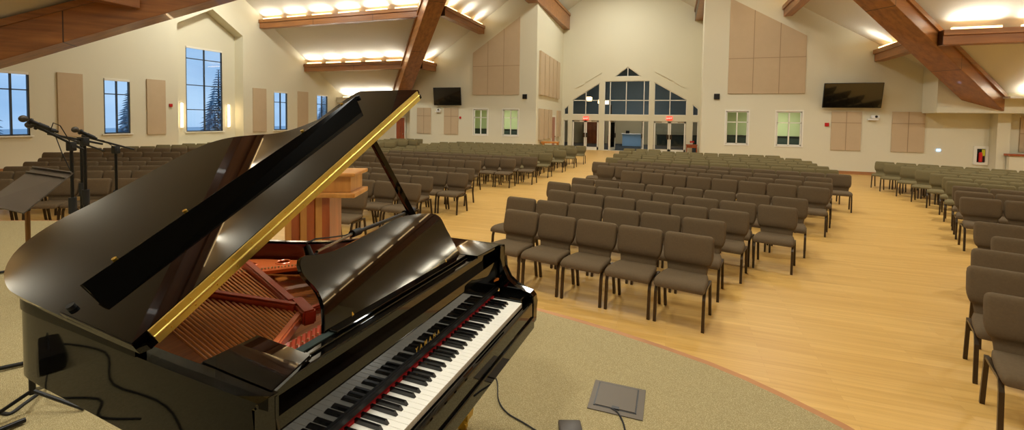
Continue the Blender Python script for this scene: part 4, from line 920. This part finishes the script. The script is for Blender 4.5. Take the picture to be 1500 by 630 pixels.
# ------------------------------------------------------------ wooden lectern
lc=W3(460,300,4.2); e=empty('lectern',(lc.x,lc.y,ST+.006),R(22),'warm brown wooden lectern standing behind the piano','lectern')
for i in range(6):
    x0=-.205+i*.0683; MB().box(x0,x0+.0683,-.15-.02*(i%2),.15,.04,.90,bev=.004).build('front_board',cherry_m if i%2 else oak_m,e)
MB().box(-.26,.26,-.22,.2,0,.04,bev=.01).build('plinth',cherry_m,e)
MB().box(-.46,.45,-.24,.2,.885,.93,bev=.012).build('ledge_moulding',oak_m,e)
MB().box(-.41,.40,-.19,.17,.93,1.075,bev=.004).build('upper_case',oak_m,e)
MB().box(-.46,.45,-.24,.2,1.075,1.11,bev=.012).build('top_board',oak_m,e)
# ------------------------------------------------------------ floor box, cables, pedals
e=empty('floor_box',PL(1.94,-.535,.006),AP+R(2),'square metal floor box set in the stage carpet','floor box')
MB().box(-.145,.145,-.15,.15,0,.005).build('box_frame',steelp_m,e); MB().box(-.10,.12,-.105,.115,.005,.009,bev=.001).build('box_lid',steelp_m,e); 
mb=MB()
for b_ in ((-.108,-.1,-.113,.123),(.12,.128,-.113,.123),(-.108,.128,-.113,-.105),(-.108,.128,.115,.123)): mb.box(*b_,.005,.0062)
mb.build('lid_gap',blackin_m,e); MB().box(-.108,-.085,-.02,.02,.006,.012).build('cable_exit',blackin_m,e)
def onst(px,py,z=.51):
    d=(rt*((px-750)/CF)+up*((CY-py)/CF)+fwd); t=(z-CH)/d.z; return V((0,0,CH))+d*t
def cable(pts,r,label,z=.512):
    P3=[onst(a,b,z) for a,b in pts]; out=[]
    for i in range(len(P3)-1):
        p0=P3[max(i-1,0)];p1=P3[i];p2=P3[i+1];p3=P3[min(i+2,len(P3)-1)]
        for j in range(6):
            t=j/6; out.append(.5*((2*p1)+(p2-p0)*t+(2*p0-5*p1+4*p2-p3)*t*t+(3*p1-p0-3*p2+p3)*t**3))
    out.append(P3[-1]); mb=MB(); mb.tube(out,r,6); o=mb.build('floor_cable',rubber_m,None,True); tag(o,label,'cable')
cable([(717,543),(728,558),(730,585),(742,604),(768,620),(800,640)],.004,'thin black cable curving over the carpet right of the piano')
cable([(895,598),(905,605),(913,620),(917,640)],.005,'short black cable leaving the metal floor box')
cable([(0,604),(15,606),(35,592),(56,577)],.010,'bent black rod end lying on the carpet at the lower left')
e=empty('pedal',onst(832,630,.506),R(20),'rounded dark pedal at the bottom edge below the floor box','pedal')
MB().box(-.05,.07,-.10,.035,0,.035,bev=.012).build('pedal_body',standmet_m,e,True)
def rod(name,p,q_,r,label,cat):
    mb=MB(); mb.tube([p,q_],r,10); o=mb.build(name,blackmet_m,None,True); tag(o,label,cat)
rod('stand_foot',onst(-30,642,.53),onst(37,615,.525),.013,'black tubular stand foot with rubber tip at the lower left corner','stand foot')
rod('stand_foot',onst(-30,546,.53),onst(36,532,.525),.013,'black tubular stand foot touching the piano side at left','stand foot')
rod('stand_foot',onst(-30,405,.53),onst(16,396,.525),.013,'black tubular stand foot behind the piano tail','stand foot')
# things on the carpet that the piano side mirrors
e=empty('cable_bag',(-3.86,.27,ST+.006),R(12),'black fabric bag on the carpet mirrored in the piano side','bag')
MB().box(-.2,.2,-.09,.09,0,.12,bev=.04).build('bag_body',blackin_m,e,True); MB().tube([(-.1,0,.11),(-.06,0,.17),(.06,0,.17),(.1,0,.11)],.008).build('handle',rubber_m,e,True)
def wcable(pts,r,label):
    mb=MB(); mb.tube([V((a,b,.512)) for a,b in smooth(pts,n=5)],r,6); tag(mb.build('floor_cable',rubber_m,None,True),label,'cable')
wcable([(-4.2,.15),(-3.7,.05),(-3.2,.18),(-2.7,.1),(-2.2,.22)],.006,'black cable near the bag mirrored in the piano side')
wcable([(-3.7,.32),(-3.4,.40),(-3.1,.28),(-2.9,.34),(-2.7,.24)],.006,'short looped cable beside the bag mirrored in the piano side')
# ------------------------------------------------------------ lights and sky
def area(loc,size,energy,color=(1,.87,.70),rot=(0,0,0),sy_=None,spread=180):
    ld=bpy.data.lights.new('room_light','AREA'); ld.energy=energy; ld.size=size; ld.color=color; ld.spread=R(spread)
    if sy_: ld.shape='RECTANGLE'; ld.size_y=sy_
    o=bpy.data.objects.new('room_light',ld); COL.objects.link(o); o.location=loc; o.rotation_euler=rot; return o
WARM=(1,.985,.895)
area((-1,2.5,10.5),1.0,260,WARM)
for (lx,ly_,lz_) in ((-3.3,4,11.2),(-3.3,10,11.2),(-3.3,16,11.2),(-3.3,22,11.2),(-3.3,28,11.2)): area((lx,ly_,lz_),1.6,330,WARM)
for (lx,ly_,lz_) in ((-14,15.5,9.2),(-19,15.5,9.2),(9,12,7.8),(15,12,7.8)): area((lx,ly_,lz_),.6,330,WARM)
area((-2,-3,8.5),1.0,300,WARM); area((3.2,17,8.2),.9,200,WARM)
area((-3,37,6.8),2.5,130,(1,.97,.92)); area((-3.1,37.5,4.2),.8,60,(.7,.85,1)); area((-10,YRL+1.6,2.9),1.0,60,(1,.97,.85)); area((5,YRR+1.6,2.9),1.0,70,(1,.97,.85)); area((14,19.5,2.5),.8,12,(1,.95,.8))
w=bpy.data.worlds.new('world'); S.world=w; w.use_nodes=True; nt=w.node_tree; bg=nt.nodes['Background']
tc=nt.nodes.new('ShaderNodeTexCoord'); mp=nt.nodes.new('ShaderNodeMapping'); mp.inputs['Scale'].default_value=(2,2,6); n=nt.nodes.new('ShaderNodeTexNoise'); n.inputs['Scale'].default_value=1.5; n.inputs['Detail'].default_value=5
r=nt.nodes.new('ShaderNodeValToRGB'); r.color_ramp.elements[0].position=.35; r.color_ramp.elements[0].color=(*lin((138,178,222)),1); r.color_ramp.elements[1].position=.7; r.color_ramp.elements[1].color=(*lin((176,208,240)),1)
nt.links.new(tc.outputs['Generated'],mp.inputs[0]); nt.links.new(mp.outputs[0],n.inputs['Vector']); nt.links.new(n.outputs['Fac'],r.inputs[0]); nt.links.new(r.outputs[0],bg.inputs['Color']); bg.inputs['Strength'].default_value=1.3
vs_=S.view_settings; vs_.view_transform='Standard'; vs_.look='None'; vs_.exposure=-.03; vs_.gamma=1; vs_.use_curve_mapping=False
